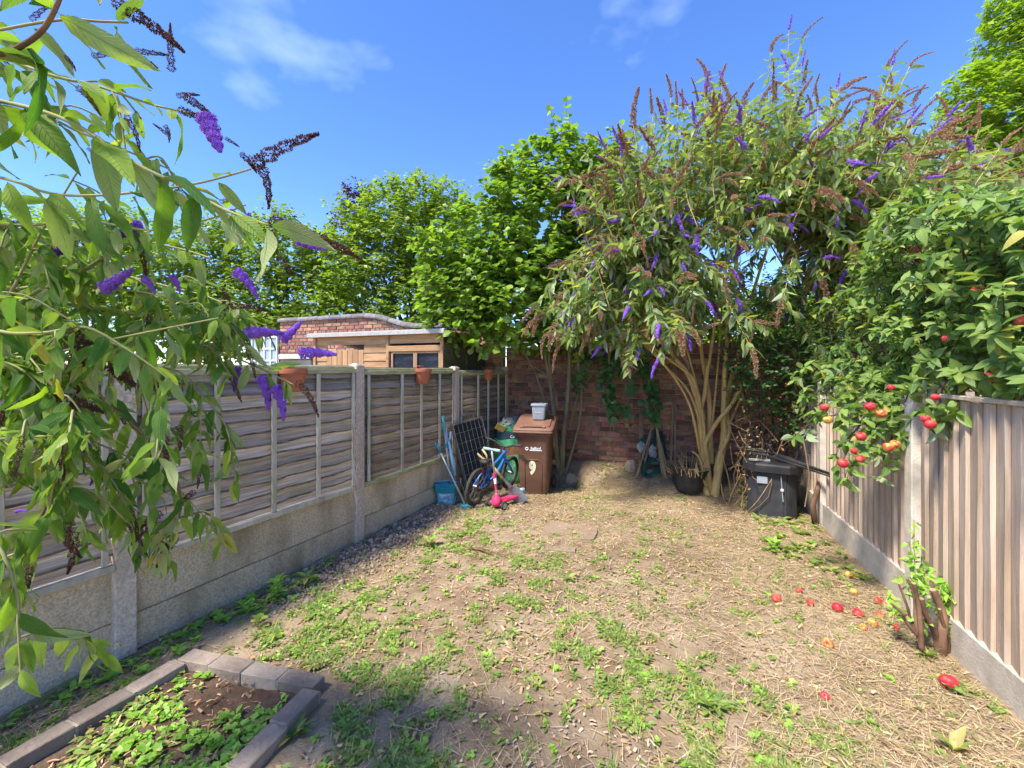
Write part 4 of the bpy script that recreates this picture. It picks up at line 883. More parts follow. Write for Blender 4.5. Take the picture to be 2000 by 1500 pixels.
# ------------------------------------------------------------------ dark compost bin with rods
def compost_bin():
    p = gp(1522, 1012); p = Vector((p.x + .04, p.y + .22, 0)); z0 = float(g(p.x, p.y)) - .02
    root = empty('compost_bin', (p.x, p.y, z0), -.5, label='charcoal ribbed compost bin with overhanging lid by right fence', cat='compost bin')
    def oct_(w, z, c=.22): 
        h = w / 2; k = w * c; return [(h, -h + k, z), (h, h - k, z), (h - k, h, z), (-h + k, h, z), (-h, h - k, z), (-h, -h + k, z), (-h + k, -h, z), (h - k, -h, z)]
    body = loft(MB(), [oct_(.50, 0), oct_(.49, .3), oct_(.475, .56)]).build('body', MT['charcoal'], root)
    for k in range(8):                                            # raised staves
        a = oct_(.505, 0)[k]; b = oct_(.505, 0)[(k + 1) % 8]; c = oct_(.482, .54)[k]; d = oct_(.482, .54)[(k + 1) % 8]
        a, b, c, d = map(Vector, (a, b, c, d)); q = [a.lerp(b, .12), a.lerp(b, .88), c.lerp(d, .88), c.lerp(d, .12)]; n = (b - a).cross(c - a).normalized()
        MB().add([x - n * .002 for x in q] + [x + n * .006 for x in q], [(4, 5, 6, 7), (0, 1, 5, 4), (1, 2, 6, 5), (2, 3, 7, 6), (3, 0, 4, 7)]).build('stave', MT['charcoal'], body)
    loft(MB(), [oct_(.53, .545), oct_(.60, .56), oct_(.605, .635), oct_(.585, .655), oct_(.45, .665)]).build('lid', MT['black'], root)
    R0 = Matrix.Rotation(-(-.5), 3, 'Z')
    MB().cbox((-.10, -.258, .46), (.11, .012, .085), .006).build('sticker', MT['greyplastic'], root)
    m = MB(); m.tube([(.085, -.262, .53), (.095, -.266, .36), (.105, -.272, .24)], .006, 6); m.build('strap', MT['greyplastic'], root); MB().cbox((.095, -.272, .37), (.03, .014, .03), .004).build('clip', MT['whitevinyl'], root)
    top = z0 + .665
    rr = empty('folded_rods', (p.x, p.y, top), label='bundle of thin black folded rods lying on the compost bin', cat='rods'); org = (p.x, p.y, top)
    b0 = P(1622, 932, 4.55)
    for k, (px, py, dY) in enumerate(((1455, 872, .2), (1468, 884, .1), (1500, 868, .3), (1480, 877, .25), (1462, 879, .05))):
        a = P(px, py, 4.95 + dY * .4); mid = Vector((p.x - .02 + .015 * k, p.y - .12 + .02 * k, top + .03 + .012 * k)); e = b0 + Vector((random.uniform(-.02, .02), 0, .012 * k))
        MB().tube([a, mid, e], [.009, .011, .008], 6).build('rod', MT['black'], rr, org=org, smooth=True)
    MB().cbox((p.x - .2, p.y - .10, top + .012), (.22, .05, .02), .004, rz=-.25).build('batten_offcut', MT['felt'], label='pale timber offcut lying on the compost bin lid', cat='offcut')
    q = P(1592, 1000, 4.75); m = MB(); m.tube([(q.x, q.y, -.03), P(1588, 985, 4.74), P(1598, 950, 4.76), P(1603, 925, 4.8)], [.03, .028, .024, .02], 8)
    m.build('leaning_stick', MT['twigbrown'], smooth=True, label='curved reddish brown stick leaning between compost bin and fence', cat='stick')
compost_bin()
# ------------------------------------------------------------------ foliage helpers
def leafT(n, prof, half=1, fold=.22, curl=.25, wave=0., ph=0.):
    v = []; k = 2 * half + 1
    for i in range(n + 1):
        t = i / n; w = prof(t)
        for j in range(k):
            x = (j / half - 1); v.append((x * w, t * (1 - .12 * curl), abs(x) * w * fold - curl * t * t + wave * math.sin(9 * t + ph + 2 * x) * abs(x)))
    f = [(i * k + j, i * k + j + 1, (i + 1) * k + j + 1, (i + 1) * k + j) for i in range(n) for j in range(k - 1)]
    return np.array(v), np.array(f)
lance = lambda t: .15 * (math.sin(math.pi * min(1, t ** .72)) ** .85) + (.008 if t < .1 else .001)
narrow = lambda t: .15 * (math.sin(math.pi * t ** .75) ** .9) + .003
ovate = lambda t: .30 * (math.sin(math.pi * t ** .8) ** .75) + .004
roundl = lambda t: .46 * (math.sin(math.pi * min(1, t ** .82)) ** .6) + .004
NEARV = [leafT(8, lance, 2, f, c, .035, p) for f, c, p in ((.18, .1, 0), (.3, .35, 1), (.1, .5, 2), (.35, .2, 3), (.2, -.12, 4), (.45, .3, 5), (.15, .7, 2.5), (.28, .05, 1.5))]
BUDV = [leafT(4, narrow, 1, f, c) for f, c in ((.3, .25), (.2, .5), (.4, .1), (.25, -.1))]
HAZV = [leafT(4, roundl, 1, f, c) for f, c in ((.15, .2), (.25, .35), (.1, .05), (.2, -.1))]
ovate2 = lambda t: .25 * (math.sin(math.pi * t ** .8) ** .8) + .004
APPV = [leafT(4, ovate2, 1, f, c) for f, c in ((.35, .3), (.55, .15), (.2, .55), (.45, -.1), (.3, .7))]
SMALL = leafT(2, ovate, 1, .25, .2)
def in_view(p):
    x = 1000 + p[:, 0] / np.maximum(p[:, 1], .05) * F; y = HOR - (p[:, 2] - CAMH) / np.maximum(p[:, 1], .05) * F
    return (p[:, 1] > .1) & (x > -20) & (x < 2020) & (y > -20) & (y < 1520)
def place_leaves(root, base, pos, dr, nr, ln, variants, mt, nparts=300, name='leaf', rest='foliage'):
    pos, dr, nr, ln = map(np.asarray, (pos, dr, nr, ln)); Rm = basis(dr, nr); N = len(pos); rnd = rng.random(N)
    vi = rng.integers(0, len(variants), N)
    score = np.where(in_view(pos), ln / np.maximum(pos[:, 1], .1), -1) ; order = np.argsort(-score); single = order[:nparts] if nparts else order[:0]
    meshes = [MB().add(v, f.tolist()).mesh(name, mt, True) for v, f in variants] if nparts else []
    def uvs(v):
        wmax = np.abs(v[:, 0]).max(); return v[:, 0] / wmax, v[:, 1]
    for me, (v, f) in zip(meshes, variants):
        for nm, q in zip(('lx', 'ly'), uvs(v)): me.attributes.new(nm, 'FLOAT', 'POINT').data.foreach_set('value', q.astype(np.float32))
    b = Vector(base)
    for i in single:
        o = bpy.data.objects.new(name, meshes[vi[i]]); COL.objects.link(o); o.parent = root
        M3 = Matrix(Rm[i].tolist()); o.matrix_local = Matrix.Translation(Vector(pos[i]) - b) @ (M3 * float(ln[i])).to_4x4()
    mask = np.ones(N, bool); mask[single] = False
    if mask.any():
        for k, (v, f) in enumerate(variants):
            pass
        big = [np.nonzero(mask & (vi == k))[0] for k in range(len(variants))]
        V = []; Fc = []; Rn = []; LX = []; LY = []; off = 0
        for k, (v, f) in enumerate(variants):
            q = big[k]
            if len(q) == 0: continue
            VV = np.einsum('nij,npj->npi', Rm[q], v[None] * ln[q][:, None, None]) + pos[q][:, None, :] - np.array(b)
            V.append(VV.reshape(-1, 3)); Fc.append((f[None] + (np.arange(len(q)) * len(v))[:, None, None]).reshape(-1, 4) + off); Rn.append(np.repeat(rnd[q], len(v))); LX.append(np.tile(uvs(v)[0], len(q))); LY.append(np.tile(uvs(v)[1], len(q))); off += VV.shape[0] * VV.shape[1]
        V = np.concatenate(V); Fc = np.concatenate(Fc); Rn = np.concatenate(Rn)
        me = bpy.data.meshes.new(rest); me.vertices.add(len(V)); me.vertices.foreach_set('co', V.reshape(-1).astype(np.float32))
        me.loops.add(Fc.size); me.loops.foreach_set('vertex_index', Fc.reshape(-1).astype(np.int32))
        me.polygons.add(len(Fc)); me.polygons.foreach_set('loop_start', (np.arange(len(Fc)) * 4).astype(np.int32)); me.polygons.foreach_set('loop_total', np.full(len(Fc), 4, np.int32))
        me.polygons.foreach_set('use_smooth', np.ones(len(Fc), bool)); me.update(calc_edges=True)
        a = me.attributes.new('rnd', 'FLOAT', 'POINT'); a.data.foreach_set('value', Rn.astype(np.float32)); me.materials.append(mt)
        if nparts:
            for nm, q in (('lx', LX), ('ly', LY)): me.attributes.new(nm, 'FLOAT', 'POINT').data.foreach_set('value', np.concatenate(q).astype(np.float32))
        tag(link(rest, me, root), kind='stuff')
class Leaves:
    def __init__(s): s.p = []; s.d = []; s.n = []; s.l = []
    def add(s, p, d, n, l): s.p.append(tuple(p)); s.d.append(tuple(d)); s.n.append(tuple(n)); s.l.append(l)
    def place(s, root, base, variants, mt, **k): place_leaves(root, base, s.p, s.d, s.n, s.l, variants, mt, **k)
def spline(pts, n):
    pts = [Vector(p) for p in pts]; out = []; k = len(pts)
    for i in range(k - 1):
        p0, p1, p2, p3 = pts[max(i - 1, 0)], pts[i], pts[i + 1], pts[min(i + 2, k - 1)]
        for j in range(n):
            t = j / n; out.append(.5 * ((2 * p1) + (p2 - p0) * t + (2 * p0 - 5 * p1 + 4 * p2 - p3) * t * t + (3 * p1 - p0 - 3 * p2 + p3) * t ** 3))
    out.append(pts[-1]); return out
def walk(pts, step):
    acc = 0; nxt = step * .6
    for a, b in zip(pts, pts[1:]):
        L = (b - a).length
        while acc + L > nxt and L > 0:
            yield a.lerp(b, (nxt - acc) / L), (b - a) / L; nxt += step
        acc += L
def rv(s=1): return Vector((random.gauss(0, s), random.gauss(0, s), random.gauss(0, s)))
# flower spikes, unit length along +Y
def spike_mesh(name, mt, nfl, rad, fl, bend, kind):
    t = rng.random(nfl) ** .9; a = rng.random(nfl) * 6.283
    prof = rad * np.clip((1 - t) ** .55, .12, 1) * np.clip(t * 9 + .35, 0, 1) * (1 + .22 * np.sin(t * 26)); r = prof * np.sqrt(rng.uniform(.35, 1, nfl))
    c = np.stack([r * np.cos(a), t, r * np.sin(a) - bend * t * t], 1)
    out = np.stack([np.cos(a), .45 + 0 * t, np.sin(a)], 1) + .35 * rng.normal(size=(nfl, 3))
    if kind == 'flower': T = np.array([(-1, -.3, 0), (1, -.3, 0), (1, .3, 0), (-1, .3, 0), (-.3, -1, .12), (.3, -1, .12), (.3, 1, .12), (-.3, 1, .12)], float); T = T[:, [0, 2, 1]]; Fq = np.array([(0, 1, 2, 3), (4, 5, 6, 7)])
    else: T = np.array([(-.35, -1, -.2), (.35, -1, -.2), (.35, 1, .1), (-.35, 1, .1), (-.2, -1, .35), (-.2, -1, -.45), (.2, 1, -.35), (.2, 1, .45)], float); Fq = np.array([(0, 1, 2, 3), (4, 5, 6, 7)])
    Rm = basis(out, rng.normal(size=(nfl, 3)))
    return np_mesh(name, T, Fq, c, Rm, fl * rng.uniform(.6, 1.25, nfl), rng.random(nfl), mt, smooth=False)
NP = [spike_mesh('flower_spike', MT['purple'], 2400, .115, .019, b, 'flower') for b in (.1, .25, -.05)]
ND = [spike_mesh('seed_spike', MT['darkbrown'], 800, .10, .016, b, 'seed') for b in (.05, .2, .35)]
FP = [spike_mesh('flower_spike', MT['purple'], 260, .105, .040, b, 'flower') for b in (.15, .35, .0, .5)]
FD = [spike_mesh('seed_spike', MT['brown'], 300, r_, .034, b, 'seed') for b, r_ in ((.15, .085), (.4, .10), (.0, .07), (.7, .09), (.3, .12), (.9, .08))]
def put_spike(root, base, me, p, d, L, w=1.0):
    d = Vector(d).normalized(); up = Vector((0, 0, 1)) + rv(.25); z = (up - d * up.dot(d)).normalized(); x = d.cross(z)
    M3 = Matrix((x * w, d, z * w)).transposed() * L; SPK.append((root, me, Matrix.Translation(Vector(p) - Vector(base)) @ M3.to_4x4(), L / max(p[1], .1)))
SPK = []
def flush_spikes():
    for kind in ('flower_spike', 'seed_spike'):
        it = sorted([s for s in SPK if s[1].name.startswith(kind)], key=lambda s: -s[3])
        for root, me, M, q in it[:290]:
            o = bpy.data.objects.new(kind, me); COL.objects.link(o); o.parent = root; o.matrix_local = M
        if len(it) > 290:
            V = []; Fc = []; Rn = []; off = 0
            for root, me, M, q in it[290:]:
                n = len(me.vertices); v = np.empty(n * 3, np.float32); me.vertices.foreach_get('co', v); v = v.reshape(-1, 3); m4 = np.array(M); V.append(v @ m4[:3, :3].T + m4[:3, 3]); Rn.append(rng.random(n // 8).repeat(8))
                f = np.empty(len(me.loops), np.int32); me.loops.foreach_get('vertex_index', f); Fc.append(f.reshape(-1, 4) + off); off += n
            V = np.concatenate(V); Fc = np.concatenate(Fc); me2 = bpy.data.meshes.new('spike_mass'); me2.vertices.add(len(V)); me2.vertices.foreach_set('co', V.reshape(-1).astype(np.float32)); me2.loops.add(Fc.size); me2.loops.foreach_set('vertex_index', Fc.reshape(-1).astype(np.int32))
            me2.polygons.add(len(Fc)); me2.polygons.foreach_set('loop_start', (np.arange(len(Fc)) * 4).astype(np.int32)); me2.polygons.foreach_set('loop_total', np.full(len(Fc), 4, np.int32)); me2.update(calc_edges=True)
            me2.attributes.new('rnd', 'FLOAT', 'POINT').data.foreach_set('value', np.concatenate(Rn).astype(np.float32)); me2.materials.append(it[0][1].materials[0]); tag(link('spike_mass', me2, it[0][0]), kind='stuff')
    SPK.clear()
def inpoly(x, y, poly):
    c = False; j = len(poly) - 1
    for i in range(len(poly)):
        xi, yi = poly[i]; xj, yj = poly[j]
        if (yi > y) != (yj > y) and x < (xj - xi) * (y - yi) / (yj - yi) + xi: c = not c
        j = i
    return c

# ------------------------------------------------------------------ near buddleia on the left
def near_buddleia():
    base = Vector((-2.05, 1.3, 0)); root = empty('buddleia', base, label='near buddleia with large leaves reaching in from the left edge', cat='shrub')
    LV = Leaves(); st = MB(); tw = MB()
    def pl(l, Y): return [P(x, y, .82 * (Y + (q[0] if q else 0))) for x, y, *q in l]
    def pair(p, t, L, down=.75, spread=.9, sizev=.25):
        s = t.cross(Vector((0, 0, 1))); s = s.normalized() if s.length > .05 else Vector((1, 0, 0)); ang = random.choice((0, R(90))) + random.uniform(-.4, .4)
        s = Matrix.Rotation(ang, 3, t) @ s
        for sg in (-1, 1):
            if random.random() < .08: continue
            d = (t * random.uniform(.25, .7) + s * sg * spread * random.uniform(.7, 1.2) + Vector((0, 0, -down * random.uniform(.5, 1.5))) + rv(.14)).normalized()
            n = Vector((0, 0, 1)) + s * sg * .3 + rv(.55); LV.add(p + d * .008, d, n, L * random.uniform(1 - sizev, 1 + sizev))
    def branch(pts, r0, r1, mb, L, step, start=0., down=.75, shoots=.0, shootL=.16):
        q = spline(pts, 6); k = len(q); mb.tube(q, [r0 + (r1 - r0) * i / (k - 1) for i in range(k)], 7, rnd=random.random() + .01)
        tot = sum((b - a).length for a, b in zip(q, q[1:])); acc = 0
        for p, t in walk(q, step):
            acc += step
            if acc < start * tot: continue
            pair(p, t, L * (1 - .25 * acc / tot), down)
            if random.random() < shoots:
                s = (t * .4 + rv(.6) + Vector((0, 0, -.25))).normalized(); e = p + s * shootL * random.uniform(.7, 1.4); mid = (p + e) / 2 + Vector((0, 0, .02)); e.z -= .04
                qq = spline([p, mid, e], 4); tw.tube(qq, [r1 * .7 + .001] * len(qq), 5)
                for p2, t2 in walk(qq, step * .62): pair(p2, t2, L * .72, down)
                if random.random() < .25: put_spike(root, base, random.choice(ND), e, (qq[-1] - qq[-3]) + Vector((0, 0, -.02)), random.uniform(.08, .14), .9)
        return q
    def spike(a, b, Y, kind, w=1.0, Yb=None):
        pa, pb = P(*a, Y * .82), P(*b, Y * .82); put_spike(root, base, random.choice(NP if kind == 'p' else ND), pa, pb - pa, (pb - pa).length, w)
    def sup(p, r=.008):                                            # join a branch that enters from the left to the stems at the base
        p = Vector(p); m1 = Vector((base.x * .96 + p.x * .04, base.y, max(p.z * .5, .3))); m2 = Vector((base.x * .55 + p.x * .45, base.y * .5 + p.y * .5, p.z * .96)); st.tube(spline([base + rv(.03) * .6, m1, m2, p], 6), [.02] * 6 + [.014] * 6 + [.010] * 6 + [r], 7)
    B = []
    def go(l, Y, r0, r1, mb, L, step, **k):
        pts = pl(l, Y); sup(pts[0], r0); return branch(pts, r0, r1, mb, L, step, **k)
    go([(-180, 150, .15), (-40, 112), (20, 100), (80, 62), (115, 0), (135, -70)], .92, .005, .0035, st, .15, .075, down=.7)
    go([(-160, 170, .1), (35, 205), (150, 245), (270, 322), (350, 360), (440, 410), (525, 440)], 1.02, .0042, .0025, tw, .148, .075, down=.95)
    go([(-160, 330, .1), (0, 347), (100, 378), (200, 381), (310, 370), (400, 355), (490, 330)], 1.12, .0035, .002, tw, .132, .09, down=.95)
    go([(-120, 60, .2), (80, 140), (180, 165), (240, 185), (300, 205), (375, 222)], 1.25, .004, .002, tw, .11, .075, down=.6, shoots=.35, shootL=.12)
    go([(-150, 90, .1), (90, 42), (200, 42), (250, 44)], 1.05, .003, .002, tw, .13, .09, down=.9)
    go([(-160, 715, .2), (0, 701), (95, 691), (238, 659), (427, 621)], 1.45, .0055, .002, tw, 0.117, 0.075, down=.8, shoots=.25)
    go([(-160, 560, .2), (0, 579), (147, 594), (301, 622), (367, 668), (462, 700), (518, 724), (574, 752)], 1.75, .006, .0025, tw, 0.121, 0.065, down=.7, shoots=.4, shootL=.18)
    go([(-160, 880, .1), (0, 857), (120, 850), (217, 838)], 1.35, .003, .002, tw, 0.094, 0.075, down=.9, shoots=.35)
    go([(-120, 640, .1), (80, 690), (161, 745), (266, 836), (329, 902), (353, 972), (350, 1010)], 1.62, .006, .0025, st, 0.117, 0.058, down=.95, shoots=.5, shootL=.2)
    go([(-140, 610, .2), (120, 640), (224, 710), (346, 724), (402, 780), (441, 832), (455, 885)], 1.85, .005, .002, tw, 0.109, 0.060, down=.95, shoots=.5, shootL=.18)
    go([(-160, 640, .2), (0, 608), (70, 570), (140, 542), (227, 487), (273, 472), (315, 478), (367, 490), (410, 504)], 1.65, .007, .0025, tw, 0.121, 0.065, down=.95, shoots=.3)
    go([(-140, 760, .2), (0, 600), (45, 525), (80, 455), (115, 395), (154, 332)], 1.5, .005, .002, tw, 0.109, 0.075, down=.6, shoots=.25)
    go([(-140, 700, .2), (60, 730), (143, 797), (140, 850), (115, 937), (60, 1050), (20, 1150)], 1.4, .0055, .003, st, 0.121, 0.062, down=.95, shoots=.55, shootL=.18)
    go([(-160, 1000, .1), (-20, 1050), (30, 1150), (36, 1230), (42, 1340)], 1.12, .0045, .002, tw, .112, .06, down=.9, shoots=.3)
    go([(-150, 820, .2), (0, 900), (150, 960), (240, 1000), (300, 1010)], 1.75, .0045, .002, tw, 0.113, 0.055, down=.95, shoots=.4, shootL=.18)
    go([(-150, 800, .2), (20, 800), (200, 870), (320, 930), (390, 1000)], 1.9, .0045, .002, tw, 0.113, 0.055, down=.95, shoots=.4, shootL=.2)
    go([(-150, 480, .2), (-20, 470), (60, 480), (150, 470), (210, 440)], 1.6, .004, .002, tw, 0.117, 0.075, down=.6, shoots=.3)
    go([(-150, 560, .2), (-20, 640), (80, 650), (170, 640), (260, 690), (330, 740)], 1.35, .005, .002, tw, 0.117, 0.065, down=.8, shoots=.45)
    go([(-150, 600, .2), (60, 560), (180, 560), (300, 575), (380, 600), (450, 640)], 1.7, .005, .002, tw, 0.117, 0.060, down=.8, shoots=.5, shootL=.18)
    go([(-150, 540, .2), (80, 520), (200, 530), (330, 560), (430, 590), (520, 660)], 1.85, .005, .002, tw, 0.113, 0.060, down=.8, shoots=.45, shootL=.18)
    go([(-150, 430, .2), (40, 440), (160, 430), (300, 450), (400, 430), (480, 400)], 1.45, .004, .002, tw, 0.113, 0.075, down=.95, shoots=.3, shootL=.14)
    go([(-150, 260, .2), (60, 230), (160, 260), (260, 300), (330, 330)], 1.35, .004, .002, tw, 0.109, 0.080, down=.9, shoots=.3, shootL=.14)
    for k in range(4):                                             # thicker growth low at the frame edge
        y0 = random.uniform(620, 1080); x1 = random.uniform(60, 250); y1 = y0 + random.uniform(-30, 150); Y = random.uniform(1.35, 2.0)
        go([(-160, y0 - 40, .15), (-20, y0), (x1 * .5, (y0 + y1) / 2 - 20), (x1, y1)], Y, .004, .002, tw, .11, .075, down=.9, shoots=.3)
    for a, b, Y, k, w in (((222, 5), (372, 78), 1.05, 'd', .8), ((250, 100), (310, 130), 1.2, 'd', 1.1), ((335, 140), (330, 60), 1.2, 'd', .9), ((345, 188), (388, 176), 1.25, 'd', 1.2), ((350, 215), (415, 235), 1.2, 'd', 1.2),
                          ((400, 225), (440, 320), 1.2, 'p', 1.5), ((440, 270), (468, 285), 1.2, 'd', 1.2), ((490, 325), (608, 240), 1.15, 'd', 1.0), ((500, 310), (560, 390), 1.15, 'd', 1.1), ((245, 225), (290, 285), 1.2, 'd', .8),
                          ((150, 170), (200, 205), 1.2, 'd', 1), ((322, 245), (345, 272), 1.2, 'd', 1.2), ((525, 432), (712, 478), 1.2, 'd', .75), ((580, 468), (636, 492), 1.6, 'p', 1.5), ((490, 425), (455, 425), 1.1, 'p', 2.2),
                          ((275, 440), (216, 455), 1.6, 'p', 1.6), ((140, 485), (78, 487), 1.6, 'p', 1.6), ((200, 565), (262, 530), 1.6, 'p', 1.6), ((280, 545), (312, 560), 1.6, 'p', 1.8), ((460, 530), (514, 563), 1.65, 'p', 1.5), ((335, 540), (358, 560), 1.6, 'p', 2),
                          ((480, 652), (552, 640), 1.75, 'p', 1.5), ((550, 665), (592, 632), 1.75, 'p', 1.7), ((585, 690), (656, 682), 1.75, 'p', 1.5), ((510, 735), (540, 790), 1.75, 'p', 1.7), ((535, 755), (574, 805), 1.75, 'p', 1.7), ((578, 745), (640, 793), 1.75, 'd', 1.0),
                          ((540, 500), (580, 530), 1.7, 'd', 1), ((430, 600), (525, 583), 1.7, 'd', .8), ((430, 560), (462, 590), 1.7, 'd', 1), ((140, 660), (265, 745), 1.4, 'd', 1.3), ((150, 690), (130, 800), 1.4, 'd', 1.2), ((110, 770), (205, 800), 1.4, 'd', 1.2),
                          ((140, 640), (190, 690), 1.35, 'd', 1.5), ((40, 760), (-20, 810), 1.4, 'd', 1.2), ((140, 1040), (160, 1110), 1.5, 'd', 1.4), ((130, 1020), (110, 1100), 1.5, 'd', 1.3), ((310, 1000), (255, 1060), 1.7, 'd', 1.3), ((345, 1050), (295, 1095), 1.7, 'd', 1.3), ((350, 830), (355, 880), 1.7, 'd', 1.4),
                          ((60, 40), (95, 0), 1.1, 'd', 1.0), ((180, 110), (240, 100), 1.15, 'd', .9), ((120, 105), (160, 130), 1.1, 'd', .9), ((265, 100), (330, 105), 1.15, 'd', .9), ((330, 265), (300, 240), 1.2, 'd', 1.0), ((360, 190), (420, 215), 1.2, 'd', 1.3), ((470, 300), (510, 330), 1.15, 'd', 1.2), ((170, 290), (210, 310), 1.2, 'd', .8), ((225, 460), (262, 440), 1.6, 'p', 1.4), ((430, 395), (460, 380), 1.3, 'd', 1.4), ((300, 760), (350, 745), 1.7, 'd', 1.2),
                          ((175, 865), (150, 895), 1.6, 'p', 1.5), ((190, 920), (175, 950), 1.6, 'p', 1.2), ((45, 930), (20, 920), 1.3, 'd', 1.4), ((380, 960), (340, 990), 1.7, 'd', 1.3), ((60, 1100), (50, 1150), 1.2, 'd', 1.5), ((465, 715), (460, 765), 1.8, 'p', 1.3), ((30, 1000), (50, 990), 1.3, 'p', 1.4)):
        spike(a, b, Y, k, w)
    st.build('stem', MT['twigbrown'], root, org=base, smooth=True); tw.build('twig', MT['twiggreen'], root, org=base, smooth=True)
    flush_spikes(); print('near leaves', len(LV.p)); LV.place(root, base, NEARV, MT['nearleaf'], nparts=300)
near_buddleia()

# ------------------------------------------------------------------ large buddleia at the back
BUDPOLY = [(1040, 650), (1050, 560), (1090, 430), (1130, 350), (1200, 275), (1290, 205), (1390, 170), (1450, 110), (1510, 60), (1560, 150), (1640, 140), (1700, 190), (1760, 150), (1830, 220), (1900, 290), (2010, 300), (2060, 420), (1950, 520), (1720, 560), (1640, 700), (1500, 700), (1400, 660), (1330, 690), (1240, 705), (1130, 690)]
def big_buddleia():
    base = gp(1390, 962); root = empty('buddleia', base, label='large flowering buddleia with bare yellow stems by the back wall', cat='shrub')
    Y = base.y; LV = Leaves(); st = MB(); tw = MB(); nodes = []
    def trunk(l, r0, r1):
        q = spline([P(x, y, Y + (d[0] if d else 0)) for x, y, *d in l], 6); k = len(q); mb = MB()
        mb.tube(q, [(r0 + (r1 - r0) * (i / (k - 1)) ** .8) * (1 + .06 * math.sin(i * 1.9)) for i in range(k)], 9); mb.build('stem', MT['bark'], root, org=base, smooth=True); nodes.extend(q[int(k * .62):])
    trunk([(1381, 972), (1374, 920), (1369, 860), (1366, 810), (1358, 770), (1340, 725), (1315, 695), (1295, 640, -.1), (1270, 560, -.2)], .052, .018)
    trunk([(1388, 975, .03), (1381, 910), (1374, 845), (1369, 800), (1376, 770, .02), (1382, 720), (1388, 690), (1400, 600)], .05, .018)
    trunk([(1396, 975, -.04), (1401, 930, -.04), (1409, 890, -.02), (1413, 850), (1414, 800), (1415, 740), (1418, 690), (1424, 600), (1440, 500)], .062, .02)
    trunk([(1375, 870, -.05), (1384, 852, -.06), (1400, 825, -.08), (1425, 795, -.1), (1445, 762, -.1), (1458, 725, -.1), (1476, 690, -.1), (1520, 640, -.15), (1570, 575, -.2)], .032, .017)
    trunk([(1390, 905, .1), (1387, 850, .12), (1386, 790, .14), (1379, 740, .15), (1372, 700, .15), (1362, 620, .1), (1345, 520)], .04, .02)
    trunk([(1398, 920, -.02), (1405, 890, -.05), (1415, 868, -.06), (1424, 840, .0), (1418, 790, .05), (1432, 720, .08), (1444, 680, .08), (1465, 590, .05), (1500, 480)], .034, .018)
    trunk([(1412, 830, .08), (1422, 780, .1), (1442, 700, .12), (1470, 630, .1), (1530, 520, .1)], .028, .016)
    trunk([(1369, 800, -.02), (1362, 765, -.04), (1350, 735, -.05), (1325, 715, -.1), (1290, 690, -.2), (1250, 660, -.3)], .026, .012)
    trunk([(1376, 935, -.05), (1366, 895, -.09), (1352, 882, -.12)], .02, .012); trunk([(1380, 950, -.06), (1362, 915, -.1), (1360, 905, -.12)], .016, .010)
    for l in ([(1405, 900, -.03), (1432, 810, .02), (1470, 740, .05), (1500, 690, .05), (1560, 620, 0.)], [(1372, 840, -.02), (1345, 765, -.08), (1300, 715, -.15), (1250, 650, -.2)], [(1415, 820, .05), (1448, 745, .12), (1490, 690, .15), (1550, 600, .1)], [(1385, 880, .06), (1396, 780, .1), (1404, 690, .12), (1410, 600, .1)], [(1366, 880, -.04), (1350, 800, -.1), (1322, 745, -.15), (1285, 700, -.2), (1230, 640, -.3)], [(1398, 900, .1), (1425, 820, .15), (1455, 770, .15), (1478, 705, .1)], [(1376, 820, .04), (1352, 720, .1), (1330, 640, .1)]): trunk(l, .019, .010)
    tips = [P(1270, 560, Y - .2), P(1400, 600, Y), P(1440, 500, Y), P(1570, 575, Y - .2), P(1345, 520, Y), P(1500, 480, Y), P(1530, 520, Y + .1), P(1250, 660, Y - .3)]
    def pairs(q, step, L, lo=.0):
        tot = sum((b - a).length for a, b in zip(q, q[1:])); acc = 0; tgl = 0
        for p, t in walk(q, step):
            acc += step; tgl ^= 1
            if acc < lo * tot: continue
            s = t.cross(Vector((0, 0, 1))); s = s.normalized() if s.length > .05 else Vector((1, 0, 0)); s = Matrix.Rotation(R(90) * tgl + random.uniform(-.4, .4), 3, t) @ s
            for sg in (-1, 1):
                d = (t * random.uniform(.3, .8) + s * sg * random.uniform(.6, 1.1) + Vector((0, 0, -random.uniform(.1, .8))) + rv(.12)).normalized(); LV.add(p, d, Vector((0, 0, 1)) + rv(.45), L * random.uniform(.65, 1.2))
    nb = 0; spk = 0; k = 0
    QT = [(1045, 1350, 340, 705)] * 130 + [(1150, 1450, 200, 500)] * 45 + [(1330, 1720, 200, 705)] * 150 + [(1650, 2060, 250, 600)] * 110
    while nb < len(QT) and k < 30000:
        k += 1; qa = QT[nb]; px, py = random.uniform(qa[0], qa[1]), random.uniform(qa[2], qa[3])
        if not inpoly(px, py, BUDPOLY): continue
        right = max(0, (px - 1650) / 350); Yt = Y + random.uniform(-1.35, .75) - right * .9
        if px < 1250: Yt = Y + random.uniform(-.95, .1)
        e = P(px, py, Yt); s = min(tips, key=lambda t: (t - e).length + random.uniform(0, .6))
        d = e - s; L = d.length
        if L < .25: nb += 1; continue
        low = py > 540
        up = Vector((0, 0, .38 * L if low else .16 * L)); mid = s + d * .5 + up + rv(.05) * L; q = spline([s, s + d * .25 + up * .7, mid, e], 5); n = len(q)
        tw.tube(q, [.011 - .0085 * i / (n - 1) for i in range(n)], 5); pairs(q, .066, .165, .45)
        te = (q[-1] - q[-3]).normalized(); nb += 1
        brown = random.random() < .66; put_spike(root, base, random.choice(FD if brown else FP), e, te + Vector((0, 0, .25 if py < 330 else -.1)) + rv(.2), random.uniform(.20, .36) if brown else random.uniform(.15, .24), random.uniform(.85, 1.2)); spk += 1
